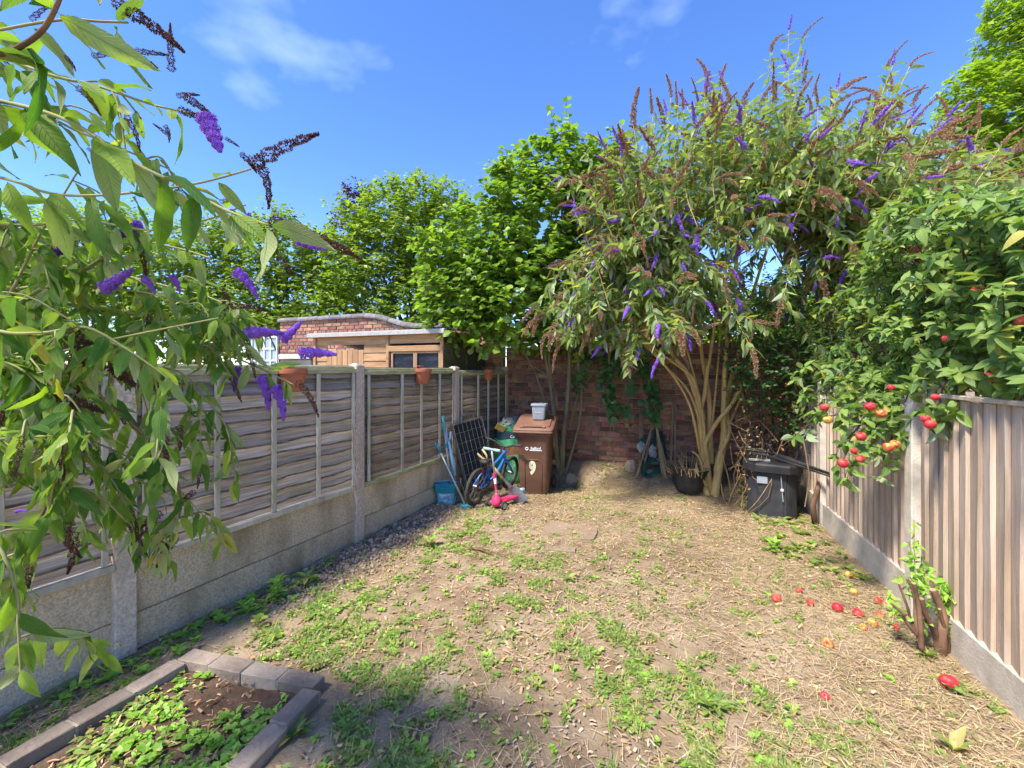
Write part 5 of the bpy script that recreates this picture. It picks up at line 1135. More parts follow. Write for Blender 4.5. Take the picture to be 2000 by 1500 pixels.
        for j in range(2):
            i = random.randrange(n // 2, n - 1); s2 = q[i]; t2 = (q[i + 1] - q[i]).normalized(); d2 = (t2 * .6 + rv(.55) + Vector((0, 0, .2 if py < 350 else -.05))).normalized(); l2 = random.uniform(.15, .38); e2 = s2 + d2 * l2 - Vector((0, 0, .04 if low else 0))
            qq = spline([s2, s2 + d2 * l2 * .5 + Vector((0, 0, .02)), e2], 3); tw.tube(qq, [.0035, .003, .0025, .002, .002, .002, .002][:len(qq)], 4); pairs(qq, .047, .145)
            if random.random() < .62:
                b2 = random.random() < .70; put_spike(root, base, random.choice(FD if b2 else FP), e2, d2 + rv(.2) + Vector((0, 0, .2 if py < 330 else -.15)), random.uniform(.14, .26), random.uniform(.9, 1.3)); spk += 1
    env = [(1130, 350), (1200, 270), (1300, 190), (1390, 150), (1460, 100), (1530, 40), (1600, 120), (1680, 150), (1760, 110), (1840, 190), (1920, 260), (2000, 300)]
    for k in range(85):
        u = random.uniform(0, len(env) - 1.001); a, b = env[int(u)], env[int(u) + 1]; f = u - int(u); px, py = a[0] + (b[0] - a[0]) * f + random.uniform(-15, 15), a[1] + (b[1] - a[1]) * f + random.uniform(0, 130)
        Yt = Y + random.uniform(-1.2, .5) - max(0, (px - 1650) / 350) * .9; e = P(px, py, Yt); s = P(px + (1420 - px) * random.uniform(.18, .3), py + random.uniform(150, 260), Yt + random.uniform(-.1, .25))
        q = spline([s, s.lerp(e, .5) + rv(.04), e], 5); n = len(q); tw.tube(q, [.0055 - .0035 * i / (n - 1) for i in range(n)], 5); pairs(q, .085, .135, .1)
        bb = random.random() < .72; put_spike(root, base, random.choice(FD if bb else FP), e, (q[-1] - q[-3]) + rv(.02), random.uniform(.2, .36) if bb else random.uniform(.15, .22), random.uniform(.7, 1.0)); spk += 1
        if random.random() < .5:
            m_ = q[n * 2 // 3]; d2 = ((q[-1] - q[-3]).normalized() + rv(.5)).normalized(); tw.tube([m_, m_ + d2 * .12], .002, 4); put_spike(root, base, random.choice(FD), m_ + d2 * .12, d2 + Vector((0, 0, .3)), random.uniform(.12, .22), .8)
    for px, py, dx, dy, L, Yt in ((1505, 100, 12, -90, .30, 5.4), (1485, 210, 15, -90, .33, 5.4), (1310, 190, 4, -60, .26, 5.3), (1380, 150, -5, -60, .28, 5.4), (1240, 260, 0, -50, .22, 5.2), (1700, 230, 70, -90, .42, 4.8), (1790, 310, 110, -40, .42, 4.2), (1850, 330, 110, -45, .40, 4.2), (1900, 400, 110, -60, .42, 4.0), (1640, 180, 60, -70, .35, 5.0), (1560, 190, 40, -60, .30, 5.2), (1830, 265, 60, -60, .38, 4.6)):
        e = P(px, py, Yt); s = P(px - dx * .9, py + 160, Yt + .3); tw.tube(spline([s, (s + e) / 2 + Vector((0, 0, .05)), e], 4), [.006] * 4 + [.004] * 5, 5); pairs(spline([s, (s + e) / 2, e], 4), .06, .14)
        dd = P(px + dx, py + dy, Yt) - e; put_spike(root, base, random.choice(FD), e, dd, L, .9)
    tw.build('twig', MT['bark'], root, org=base, smooth=True); flush_spikes(); print('budd leaves', len(LV.p), 'spikes', spk); LV.place(root, base, BUDV, MT['budleaf'], nparts=300)
big_buddleia()

# ------------------------------------------------------------------ hazel beside the bin
def shoots(LV, ells, n, Y, sl, nl, L, up=.5, tw=None, droop=.3, dep=.8, step=0):
    wts = [rx * ry for _, _, rx, ry, *_ in ells]
    for i in range(n):
        cx, cy, rx, ry, *o = random.choices(ells, wts)[0]; u = rv().normalized(); r = random.uniform(.25, 1) ** .5
        Yc = Y + (o[0] if o else 0); c = P(cx, cy, Yc); a = rx / F * Yc; b = ry / F * Yc
        p = c + Vector((u.x * a * r, u.y * a * dep * r, u.z * b * r)); d = (Vector((u.x, u.y, u.z)) * .9 + Vector((0, 0, up)) + rv(.35)).normalized()
        e = p + d * sl * random.uniform(.6, 1.3); q = spline([p, (p + e) / 2 + Vector((0, 0, .02)), e], 3)
        if tw is not None: tw.tube(q, [.004, .0035, .003, .003, .0025, .002, .002][:len(q)], 4)
        s = d.cross(Vector((0, 0, 1))); s = s.normalized() if s.length > .05 else Vector((1, 0, 0))
        for j in range(nl):
            t = (j + .6) / nl; pp = q[min(int(t * (len(q) - 1)), len(q) - 1)]; sg = 1 if j % 2 else -1
            ld = (d * .45 + s * sg + Vector((0, 0, -droop)) + rv(.3)).normalized(); LV.add(pp, ld, Vector((0, 0, 1)) + u * .45 + rv(.3), L * random.uniform(.6, 1.25))
def hazel():
    base = gp(1097, 925); root = empty('hazel_tree', base, label='bright green round leaved hazel growing behind the brown bin', cat='tree'); Y = base.y; LV = Leaves(); tw = MB()
    for l, r0, r1 in (([(1092, 930), (1088, 880), (1082, 800), (1068, 715), (1050, 600), (1030, 480)], .032, .014), ([(1098, 932), (1100, 860), (1108, 780), (1112, 700), (1110, 560), (1095, 380), (1095, 260)], .045, .012),
                      ([(1094, 930), (1086, 860), (1078, 790), (1072, 700), (1060, 560), (1000, 420)], .028, .012), ([(1104, 925), (1120, 870), (1132, 820), (1136, 760), (1130, 690), (1160, 560)], .026, .014),
                      ([(1090, 925), (1078, 830), (1062, 780), (1040, 715), (1000, 660), (940, 600)], .022, .010), ([(1112, 840), (1130, 770), (1155, 735), (1180, 715), (1230, 690)], .014, .008), ([(1090, 800), (1075, 740), (1030, 700), (960, 560)], .016, .009)):
        q = spline([P(x, y, Y + .1 * math.sin(i)) for i, (x, y) in enumerate(l)], 5); k = len(q); MB().tube(q, [r0 + (r1 - r0) * i / (k - 1) for i in range(k)], 8).build('trunk', MT['hazelbark'], root, org=base, smooth=True)
    ells = [(1050, 430, 105, 110), (950, 495, 90, 100), (905, 585, 75, 55, -.1), (1000, 600, 100, 80, -.2), (1090, 560, 85, 100, .1), (1095, 330, 55, 65), (1010, 370, 50, 60), (870, 560, 45, 40, -.1), (960, 650, 60, 35, -.15), (1150, 400, 60, 90, .2), (1080, 660, 60, 30, .15), (1150, 640, 70, 60, .15), (1200, 560, 60, 100, .2), (880, 620, 55, 45, -.1), (930, 540, 70, 70, -.1), (1170, 470, 60, 80, .1), (1020, 520, 90, 80, -.25), (1190, 340, 45, 70, .2), (1240, 440, 45, 90, .25), (855, 500, 40, 50, 0), (1230, 600, 60, 60, .3)]
    shoots(LV, ells, 2600, Y - .1, .26, 8, .10, tw=tw, dep=.75)
    for px0, py0, px1, py1 in ((1090, 320, 1072, 200), (1095, 320, 1107, 190), (1110, 330, 1125, 240), (1020, 370, 1013, 295), (1050, 350, 1052, 285), (985, 410, 965, 360), (880, 580, 812, 560), (870, 600, 820, 590), (1130, 700, 1150, 735), (1170, 690, 1210, 720)):
        q = spline([P(px0, py0, Y), P((px0 + px1) / 2 + 4, (py0 + py1) / 2, Y), P(px1, py1, Y)], 5); tw.tube(q, .005, 5)
        for j, (p, t) in enumerate(walk(q, .055)):
            s = t.orthogonal().normalized(); s = Matrix.Rotation(j * 2.4, 3, t) @ s; d = (s + t * .3 + Vector((0, 0, -.3)) + rv(.15)).normalized(); LV.add(p, d, t + rv(.3), .095 * random.uniform(.7, 1.15))
    tw.build('twig', MT['hazelbark'], root, org=base); LV.place(root, base, HAZV, MT['hazelleaf'], nparts=300)
    # dusky hanging sprays in the shade below, against the wall
    b2 = gp(1185, 905); r2 = empty('climbing_vine', b2, label='dusky round leaved vine hanging down the brick wall', cat='vine'); L2 = Leaves(); vt = MB()
    for l in ([(1185, 905, .2), (1195, 800, .3), (1190, 700, .3), (1240, 670, .2), (1265, 730, .1), (1275, 800, .05), (1288, 830, .0)], [(1190, 700, .3), (1180, 730, .25), (1195, 780, .2), (1225, 805, .2), (1240, 830, .15)], [(1190, 690, .3), (1160, 690, .2), (1135, 720, .1), (1125, 760, .05)], [(1200, 680, .2), (1215, 720, .1), (1235, 760, .1)], [(1220, 670, .2), (1255, 700, 0.), (1270, 760, .0), (1283, 815, -.05)]):
        q = spline([P(x, y, 6.42 - (x - 1185) * .0021 + d * .4) for x, y, d in l], 6); vt.tube(q, .004, 5)
        for j, (p, t) in enumerate(walk(q, .016)):
            if p.z < 1.0: continue
            d = (rv(.6) + Vector((0, -.3, -.8))).normalized(); L2.add(p + rv(.05), d, Vector((0, -.9, .5)) + rv(.35), .10 * random.uniform(.6, 1.2))
    vt.build('stem', MT['hazelbark'], r2, org=b2); L2.place(r2, b2, HAZV, MT['ivyleaf'], nparts=200)
hazel()

# ------------------------------------------------------------------ berry shrub, brushwood
def berry_shrub():
    base = ground(3.25, 5.35); root = empty('berry_shrub', base, label='dark evergreen shrub with red berries behind the compost bin', cat='shrub'); LV = Leaves(); tw = MB()
    for k in range(9):
        a = random.uniform(0, 6.28); e = base + Vector((.5 * math.cos(a), .35 * math.sin(a), random.uniform(1.2, 2.3))); tw.tube(spline([base + rv(.05) * .5, (base + e) / 2 + rv(.06), e], 5), [.018] * 4 + [.012] * 4 + [.007] * 3, 6)
    ells = [(1500, 740, 75, 70), (1560, 690, 80, 60, -.2), (1470, 690, 60, 50, .2), (1560, 790, 60, 60, -.1), (1620, 720, 70, 70, -.1), (1500, 640, 90, 50, .3), (1620, 640, 80, 60, .1), (1700, 690, 60, 60, -.3), (1600, 565, 90, 55, .3), (1480, 590, 90, 50, .45), (1680, 560, 70, 60, .1)]
    shoots(LV, ells, 1500, 5.25, .16, 9, .05, dep=.7, droop=.2); LV.place(root, base, [SMALL], MT['darkleaf'], nparts=0)
    m = MB(); tw.build('stem', MT['darkbark'], root, org=base)
    for k in range(60):
        cx, cy, rx, ry, *o = random.choice(ells[:5]); u = rv().normalized(); p = P(cx + u.x * rx * .95, cy + u.z * ry * .95, 5.25 - abs(u.y) * .45); m.lathe([(.001, -.008), (.007, -.004), (.008, .002), (.001, .008)], 6, p, rnd=random.random())
    m.build('berries', MT['apple'], root, org=base, kind='stuff')
    m = MB()                                                         # dead brushwood heap
    for k in range(330):
        px, py = random.uniform(1440, 1610), random.uniform(775, 985); p = P(px, py, random.uniform(5.2, 5.75)); zg = float(g(p.x, p.y))
        if p.z < zg: p.z = zg + .03
        if p.x > 3.4 + (p.y - 4.77) * .35 - .02: continue
        d = (rv(.7) + Vector((0, 0, .15))).normalized(); L = random.uniform(.12, .5); e = p + d * L; e.z = max(e.z, zg + .01)
        m.tube(spline([p, (p + e) / 2 + rv(.03), e], 2), random.uniform(.0015, .005), 4, rnd=random.random())
    for k in range(12):
        a = P(random.uniform(1425, 1475), random.uniform(930, 1000), random.uniform(5.1, 5.4)); a.z = float(g(a.x, a.y)); e = a + Vector((random.uniform(-.25, .3), random.uniform(-.2, .2), random.uniform(.3, .9))); m.tube(spline([a, (a + e) / 2 + rv(.06), e], 3), random.uniform(.003, .006), 4, rnd=random.random())
    v = P(1570, 870, 4.62)
    m.tube(spline([P(1568, 852, 4.6), P(1576, 900, 4.58), P(1580, 935, 4.57), P(1572, 990, 4.6)], 4), .007, 5, rnd=.3)
    m.build('dead_brushwood', MT['drytwig'], kind='stuff', label='tangle of dead twigs and dry stems behind compost bin')
    L3 = Leaves()
    for k in range(380):
        px, py = random.uniform(1440, 1600), random.uniform(770, 960); p = P(px, py, random.uniform(5.05, 5.5))
        if p.z < float(g(p.x, p.y)): continue
        L3.add(p, rv(), rv(), random.uniform(.025, .055))
    e = empty('withered_leaves', (3.1, 5.2, 0), label='withered brown leaves caught in the dead brushwood', kind='stuff'); place_leaves(e, (3.1, 5.2, 0), L3.p, L3.d, L3.n, L3.l, [SMALL], MT['litter'], nparts=0)
berry_shrub()

# ------------------------------------------------------------------ apple tree over the right fence
def apple_mesh(nm, mt):
    pr = [(.001, -.36), (.10, -.40), (.20, -.41), (.36, -.32), (.47, -.12), (.50, .06), (.46, .24), (.34, .37), (.20, .405), (.10, .37), (.001, .30)]
    return MB().lathe(pr, 18).mesh(nm, mt, True)
APR, APG = apple_mesh('apple', MT['apple']), apple_mesh('apple', MT['appleg'])
STK = MB().tube([(0, 0, .3), (.02, .01, .48), (.05, .02, .6)], .022, 5).mesh('stalk', MT['applestalk'])
def apple_tree():
    base = Vector((4.75, 3.75, 0)); root = empty('apple_tree', base, label='apple tree with red fruit overhanging the right fence', cat='tree'); LV = Leaves(); tw = MB()
    tr = MB(); tr.tube(spline([base + Vector((0, 0, -.05)), base + Vector((.03, 0, .6)), base + Vector((-.05, .02, 1.2)), base + Vector((-.1, 0, 1.7))], 5), [.11] * 5 + [.09] * 5 + [.075] * 6, 10); tr.build('trunk', MT['darkbark'], root, org=base, smooth=True)
    limbs = []
    def limb(pts, r0, r1, n=6): 
        q = spline(pts, n); k = len(q); tw.tube(q, [r0 + (r1 - r0) * i / (k - 1) for i in range(k)], 7); limbs.append(q); return q
    hub = base + Vector((-.1, 0, 1.6))
    def rosette(p, t, n=7, L=.085):
        t = t.normalized(); s = t.orthogonal().normalized(); a0 = random.uniform(0, 6)
        for j in range(n):
            r = Matrix.Rotation(a0 + j * 2.4, 3, t) @ s; d = (r * random.uniform(.6, 1) + t * random.uniform(.15, .9) + Vector((0, 0, -.32))).normalized(); LV.add(p + t * random.uniform(-.02, .02), d, t + Vector((0, 0, .6)) + rv(.25), L * random.uniform(.55, 1.3))
    tgt = []
    poly = [(1530, 790), (1560, 660), (1670, 540), (1720, 440), (1800, 390), (1900, 400), (2080, 430), (2150, 700), (2100, 790), (1900, 775), (1720, 790)]
    k = 0
    while len(tgt) < 1150 and k < 30000:
        k += 1; px, py = random.uniform(1540, 2150), random.uniform(380, 790)
        if not inpoly(px, py, poly): continue
        # stay at or beyond the fence line, or a little over it
        r = (px - 1000) / F; s = (2.85 - r * 3.03) / (r - .352); Yf = 3.03 + s
        Yt = Yf + random.triangular(-.22, 1.6, .1)
        p = P(px, py, Yt)
        if Yt < 1.7 or p.z < 1.5: continue
        tgt.append(p)
    for e in tgt[:90]:
        q = limb([hub, hub.lerp(e, .5) + Vector((0, 0, .15)) + rv(.08), e], .014, .004, 4)
    for p in tgt:
        d = (p - hub).normalized() * .6 + Vector((0, 0, .55)) + rv(.35); d.normalize(); e = p + d * .13; tw.tube([p - d * .06, p, e], [.004, .0035, .002], 4)
        rosette(e, d, 6); rosette(p + d * .05, d, 4, .08)
    for pts in ([(1800, 700, 3.4), (1740, 770, 3.35), (1690, 790, 3.3), (1640, 808, 3.3), (1590, 822, 3.35), (1555, 850, 3.4)], [(1790, 740, 3.3), (1730, 800, 3.25), (1700, 850, 3.2), (1670, 890, 3.15), (1650, 930, 3.1)], [(1800, 760, 3.2), (1760, 820, 3.2), (1735, 870, 3.15), (1720, 915, 3.1)],
                [(1850, 740, 2.75), (1830, 790, 2.72), (1815, 830, 2.7), (1830, 850, 2.68)], [(1800, 690, 3.6), (1700, 740, 3.6), (1620, 760, 3.6), (1560, 800, 3.7)], [(1790, 700, 3.4), (1720, 760, 3.4), (1680, 830, 3.3), (1640, 870, 3.25)], [(1760, 720, 3.5), (1690, 755, 3.45), (1640, 780, 3.4)], [(1780, 760, 3.25), (1770, 800, 3.2), (1750, 850, 3.15)], [(1790, 720, 3.5), (1700, 740, 3.55), (1640, 750, 3.6), (1590, 770, 3.65)], [(1800, 730, 3.35), (1760, 770, 3.3), (1710, 780, 3.3), (1660, 800, 3.3)], [(1800, 740, 3.3), (1770, 780, 3.25), (1740, 820, 3.2)], [(1860, 740, 2.8), (1830, 770, 2.78), (1800, 790, 2.8)], [(1780, 700, 3.7), (1700, 710, 3.8), (1620, 720, 3.9), (1560, 745, 4.0)]):
        pp = [P(x, y, Y) for x, y, Y in pts]; q = limb([hub, hub.lerp(pp[0], .6) + Vector((0, 0, .25))] + pp, .018, .003, 5)
        for p, t in walk(q, .062):
            if (p - hub).length < 1.0: continue
            for j in range(2):
                d = (t * .35 + rv(.55) + Vector((0, -.15, .15))).normalized(); e = p + d * random.uniform(.03, .10); tw.tube([p, e], .002, 4); rosette(e, d, 5, .078)
    tw.build('branch', MT['darkbark'], root, org=base, smooth=True)
    for px, py, Y, g_, s in ((1931, 735, 2.45, 0, .076), (1610, 796, 3.2, 0, .062), (1617, 820, 3.2, 1, .066), (1700, 794, 3.15, 0, .070), (1722, 808, 3.1, 1, .072), (1682, 853, 3.05, 0, .066), (1735, 874, 3.0, 1, .07), (1748, 868, 3.05, 1, .066), (1817, 829, 2.6, 0, .062), (1647, 905, 2.98, 0, .070), (1680, 896, 3.0, 0, .06),
                             (1668, 881, 3.02, 0, .045), (1788, 489, 3.2, 0, .07), (1908, 566, 2.4, 0, .05), (1848, 661, 2.6, 0, .045), (1993, 627, 2.1, 0, .05), (1740, 757, 3.0, 0, .045), (1826, 776, 2.6, 0, .045), (1807, 818, 2.62, 0, .05), (1793, 503, 3.15, 0, .05)):
        p = P(px, py, Y); o = link('apple', APG if g_ else APR, root, p - base, (random.uniform(-.3, .3), random.uniform(-.3, .3), random.uniform(0, 6)), (s, s, s)); link('stalk', STK, o)
        tw2 = None
    print('apple leaves', len(LV.p)); LV.place(root, base, APPV, MT['appleleaf'], nparts=300)
apple_tree()

# ------------------------------------------------------------------ stump with regrowth at the right fence
def stump():
    base = gp(1835, 1285); base = Vector((base.x - .02, base.y, base.z)); root = empty('cut_stump', base, label='cut shrub stump with fresh leafy regrowth against right fence', cat='stump')
    for px0, py0, px1, py1, r in ((1838, 1282, 1822, 1152, .026), (1832, 1278, 1800, 1170, .019), (1800, 1255, 1785, 1140, .015), (1790, 1230, 1740, 1178, .010), (1795, 1240, 1772, 1130, .012), (1862, 1284, 1876, 1160, .007), (1806, 1262, 1755, 1140, .009), (1848, 1284, 1835, 1190, .012)):
        a, b = P(px0, py0, base.y + random.uniform(-.03, .06)), P(px1, py1, base.y + random.uniform(-.03, .12)); a.z = max(a.z, base.z) - .03
        q = spline([a, a.lerp(b, .35) + rv(.014), a.lerp(b, .7) + rv(.012), b], 4); r *= .82; cs = MB().tube(q, [r * (1.25 - .4 * i / (len(q) - 1)) * random.uniform(.88, 1.12) for i in range(len(q))], 9).build('cut_stem', MT['twigbrown'], root, org=base, smooth=True, auto=50)
        dq = (q[-1] - q[-2]).normalized(); MB().tube([q[-1] - dq * .001, q[-1] + dq * .003], r * .8, 9).build('cut_end', MT['stake'], cs, org=base)
    LV = Leaves(); tw = MB()
    for px0, py0, px1, py1, n in ((1800, 1230, 1785, 1015, 26), (1805, 1220, 1778, 1060, 22), (1810, 1200, 1800, 1080, 20), (1850, 1230, 1862, 1130, 26), (1840, 1200, 1880, 1150, 22), (1800, 1190, 1760, 1120, 16), (1850, 1220, 1872, 1190, 18), (1830, 1190, 1850, 1120, 22), (1780, 1220, 1730, 1150, 14), (1790, 1150, 1815, 1110, 16), (1850, 1240, 1870, 1215, 12), (1800, 1160, 1780, 1090, 18), (1860, 1170, 1845, 1135, 16)):
        q = spline([P(px0, py0, base.y + .05), P((px0 + px1) / 2 - 5, (py0 + py1) / 2, base.y + .09), P(px1, py1, base.y + .13)], 5); tw.tube(q, .003, 4)
        for p, t in walk(q, (q[0] - q[-1]).length / n * 1.6):
            for j in range(2): d = (rv(.7) + Vector((-.1, -.3, -.1))).normalized(); LV.add(p + rv(.012), d, Vector((0, -.4, .8)) + rv(.4), random.uniform(.035, .062))
    tw.build('shoot', MT['twiggreen'], root, org=base); LV.place(root, base, APPV, MT['clover'], nparts=240)
stump()

# ------------------------------------------------------------------ trees beyond the walls
def far_tree(name, base, ells, n, L, mt, label, trunk_r=.12, bark='darkbark', nl=9, sl=.35, dep=.8, group=None, var=None):
    base = Vector(base); root = empty(name, base, label=label, cat='tree', group=group); LV = Leaves(); tk = MB(); Y = base.y
    top = min(ells, key=lambda e: e[1]); 
    for cx, cy, rx, ry, *o in ells:
        e = P(cx, cy, Y + (o[0] if o else 0)); q = spline([base, base.lerp(e, .45) + Vector((0, 0, .1)) + rv(.1), e], 5); k = len(q); tk.tube(q, [trunk_r * (1 - .85 * i / (k - 1)) for i in range(k)], 7)
    tk.build('trunk', MT[bark], root, org=base, smooth=True); shoots(LV, ells, n, Y, sl, nl, L, dep=dep, droop=.25); place_leaves(root, base, LV.p, LV.d, LV.n, LV.l, [SMALL] if not var else var, mt, nparts=0, rest='crown')
far_tree('tall_tree', (-1.9, 11.6, 0), [(790, 450, 95, 90), (740, 520, 90, 90), (850, 520, 90, 100), (700, 590, 80, 70), (790, 600, 110, 80), (780, 670, 130, 50), (900, 670, 90, 50), (880, 430, 55, 60), (680, 470, 45, 70), (900, 600, 90, 80), (830, 390, 50, 45), (760, 400, 45, 45)], 3000, .15, MT['hedgeleaf'], 'tall bright tree behind the shed, left of the hazel', group='trees beyond the walls')
far_tree('plum_tree', (-5.2, 14.5, 0), [(692, 392, 22, 24), (720, 385, 18, 18), (690, 440, 40, 40)], 220, .12, MT['plumleaf'], 'dark purple leaved treetop peeping above the background hedge', trunk_r=.08, group='trees beyond the walls')
far_tree('hedge_tree', (-6.4, 12.2, 0), [(560, 500, 75, 70), (600, 590, 80, 80), (500, 590, 80, 70), (640, 530, 60, 70), (540, 450, 45, 40), (560, 650, 90, 50), (480, 660, 80, 50), (640, 640, 80, 60)], 2300, .14, MT['hedgeleaf'], 'leafy hedge tree behind the purple blooms, above boundary wall', group='trees beyond the walls')
far_tree('hedge_tree', (-8.6, 12.4, 0), [(400, 500, 80, 65), (330, 560, 80, 80), (430, 590, 80, 80), (400, 640, 100, 60), (330, 670, 90, 50), (450, 470, 50, 45)], 2000, .14, MT['hedgeleaf'], 'rounded hedge tree seen behind the middle of the near buddleia', group='trees beyond the walls')
far_tree('hedge_tree', (-11.6, 12.6, 0), [(180, 470, 90, 65), (100, 540, 90, 80), (240, 540, 90, 80), (170, 620, 130, 70), (250, 450, 50, 40)], 2000, .14, MT['limeleaf'], 'yellowish hedge tree behind the near buddleia, towards the left edge', group='trees beyond the walls')
far_tree('hedge_tree', (-14.5, 12.8, 0), [(20, 460, 90, 60), (-60, 520, 90, 90), (60, 570, 90, 80), (0, 630, 120, 60)], 1700, .14, MT['limeleaf'], 'yellowish hedge tree cut by the left picture edge', group='trees beyond the walls')
far_tree('lime_tree', (17.0, 14.0, 0), [(1960, 230, 95, 110), (2010, 100, 80, 110), (1920, 330, 70, 70), (2060, 250, 90, 120), (1900, 200, 50, 60), (1990, 20, 50, 60), (2000, 400, 100, 60), (2080, 420, 100, 90)], 2800, .19, MT['limeleaf'], 'tall yellow green tree at the upper right', trunk_r=.25, group='trees beyond the walls')
far_tree('backdrop_tree', (5.6, 11.0, 0), [(1450, 640, 120, 70), (1330, 620, 110, 80), (1570, 640, 110, 80), (1250, 580, 100, 100), (1680, 620, 110, 90), (1800, 640, 120, 80), (1180, 650, 120, 60), (1500, 700, 200, 50)], 3400, .17, MT['hedgeleaf'], 'green tree showing through gaps behind the large buddleia', group='trees beyond the walls')

# ------------------------------------------------------------------ fallen apples
for px, py, s, g_, lb in ((1853, 1343, .080, 0, 'large glossy red fallen apple alone nearest the right corner'), (1516, 1175, .066, 0, 'dark red fallen apple, leftmost of the windfalls'), (1561, 1158, .045, 0, 'small orange red windfall just right of leftmost apple'), (1583, 1183, .052, 0, 'small red windfall between leftmost apple and the large pair'),
                         (1636, 1194, .070, 0, 'red windfall with pale top, left one of the large pair'), (1676, 1205, .068, 0, 'red windfall, right one of the large pair'), (1718, 1207, .052, 1, 'yellow and red windfall closest to the cut stump'), (1704, 1223, .062, 1, 'yellow flushed windfall just below the large red pair'),
                         (1686, 1232, .050, 1, 'pale yellow windfall touching the yellow flushed one'), (1751, 1231, .040, 0, 'tiny red windfall at the foot of the cut stump'), (1617, 1264, .064, 1, 'half yellow windfall lying alone below the apple cluster'), (1657, 1128, .058, 1, 'red and green windfall furthest away, near the fence base'),
                         (1667, 1161, .055, 1, 'orange windfall in the grass above the large red pair'), (1715, 1179, .052, 0, 'pinkish windfall among weeds left of the stump'), (1611, 1366, .044, 0, 'crushed dark red windfall nearest the green foreground')):
    p = gp(px, py); o = link('fallen_apple', APG if g_ else APR, None, (p.x, p.y, p.z + s * .37), (random.uniform(-1, 1), random.uniform(-1, 1), random.uniform(0, 6)), (s, s, s)); tag(o, lb, 'apple', 'windfall apples')
    link('stalk', STK, o)

# ------------------------------------------------------------------ ground cover
def inside(x, y): return (left_d(x, y) > .07) & (right_d(x, y) > .07) & (wall_d(x, y) > .06)
def noise2(x, y, s, seed):
    r = np.random.default_rng(seed); o = np.zeros_like(x)
    for k in range(7):
        a = r.uniform(0, 6.283); f = s * r.uniform(.6, 1.7); o += np.sin(f * (x * math.cos(a) + y * math.sin(a)) + r.uniform(0, 6.28))
    return o / 7 * 1.6
def scatter(n, dens, bed=False):
    out = []
    tot = 0
    while tot < n:
        x = rng.uniform(-2.9, 4.2, 40000); y = rng.uniform(.9, 7.6, 40000); k = inside(x, y) & (rng.random(40000) < dens(x, y)) & ((np.abs(x) < 1.3 * y + .3))
        k &= in_bed(x, y) if bed else ~bed_edge(x, y)
        out.append(np.stack([x[k], y[k]], 1)); tot += k.sum()
    return np.concatenate(out)[:n]
def garden_v(x, y): return x * .38 + y * .925                        # distance along the garden
def lat(x, y): l = left_d(x, y); return l / (l + right_d(x, y))
def dgreen(x, y):
    c = .75 * noise2(x, y, 5.2, 3) + .8 * noise2(x, y, 15, 4) + .5 * noise2(x, y, 34, 5); v = garden_v(x, y); u = lat(x, y)
    w = np.where(v < 3.0, 1.0, np.where(v < 4.4, .5, .18)) * np.where((u > .70) & (v > 2.2), .35, 1) * np.where(u < .12, .6, 1)
    return np.clip((.04 + sst((c - .05) / 1.0)) * w, 0, 1)
def dstraw(x, y):
    v = garden_v(x, y); u = lat(x, y); c = noise2(x, y, 3.1, 8); return np.clip(.14 + .55 * sst((u - .58) / .25) + .4 * sst((v - 3.7) / 1.0) + .3 * c, .04, 1) * np.where(wall_d(x, y) < .5, .75, 1)
def lie(xy, tilt=.15):
    n = len(xy); a = rng.uniform(0, 6.283, n); d = np.stack([np.cos(a), np.sin(a), rng.normal(0, tilt, n)], 1); nr = np.stack([rng.normal(0, .25, n), rng.normal(0, .25, n), np.ones(n)], 1)
    return d, nr
QUAD = (np.array([(-.5, 0, 0), (.5, 0, 0), (.5, 1, 0), (-.5, 1, 0)], float), np.array([(0, 1, 2, 3)]))
def strewn(name, xy, L, w, mt, label, tilt, dz=.004, T=None, dzs=.006, bedz=0):
    d, nr = lie(xy, tilt); n = len(xy); l = rng.uniform(L[0], L[1], n); ww = rng.uniform(w[0], w[1], n); pos = np.stack([xy[:, 0], xy[:, 1], g(xy[:, 0], xy[:, 1]) * (1 if not bedz else .3) + bedz + dz + np.abs(rng.normal(0, dzs, n))], 1)
    v, f = T or QUAD; me = np_mesh(name, v, f, pos, basis(d, nr), np.stack([ww, l, l], 1), rng.random(n), mt, smooth=False); tag(link(name, me), label, kind='stuff')
CURL = (np.array([(-.5, 0, 0), (.5, 0, 0), (.5, .5, .12), (-.5, .5, .12), (.35, 1, .02), (-.35, 1, .02)], float), np.array([(0, 1, 2, 3), (3, 2, 4, 5)]))
strewn('dry_straw', scatter(50000, dstraw), (.03, .14), (.0012, .0032), MT['straw'], 'bleached dry straw and cut grass strewn on the soil', .06, T=(CURL[0] * np.array([1, 1, .35]), CURL[1]))
strewn('yellow_grass', scatter(16000, dstraw), (.02, .07), (.0014, .003), MT['drygrass'], 'yellowing short grass among the straw', .5, T=CURL)
strewn('wood_chips', scatter(9000, lambda x, y: np.clip(.25 + .6 * sst((garden_v(x, y) - 4.3) / .8) + .3 * noise2(x, y, 4, 21), .05, 1)), (.008, .035), (.004, .013), MT['chips'], 'pale wood chips and bark flakes on the soil', .2, T=CURL)
strewn('leaf_litter', scatter(5200, lambda x, y: np.clip(.45 + .4 * noise2(x, y, 4, 22) + .55 * (wall_d(x, y) < 1.0), 0.05, 1)), (.015, .045), (.006, .017), MT['litter'], 'tan and orange dead leaves scattered over the ground', .25, T=CURL)
strewn('bed_litter', scatter(520, lambda x, y: .6 + 0 * x, True), (.012, .045), (.004, .011), MT['litter'], 'dead leaves and stalks lying in the raised bed', .3, T=CURL, bedz=.026)
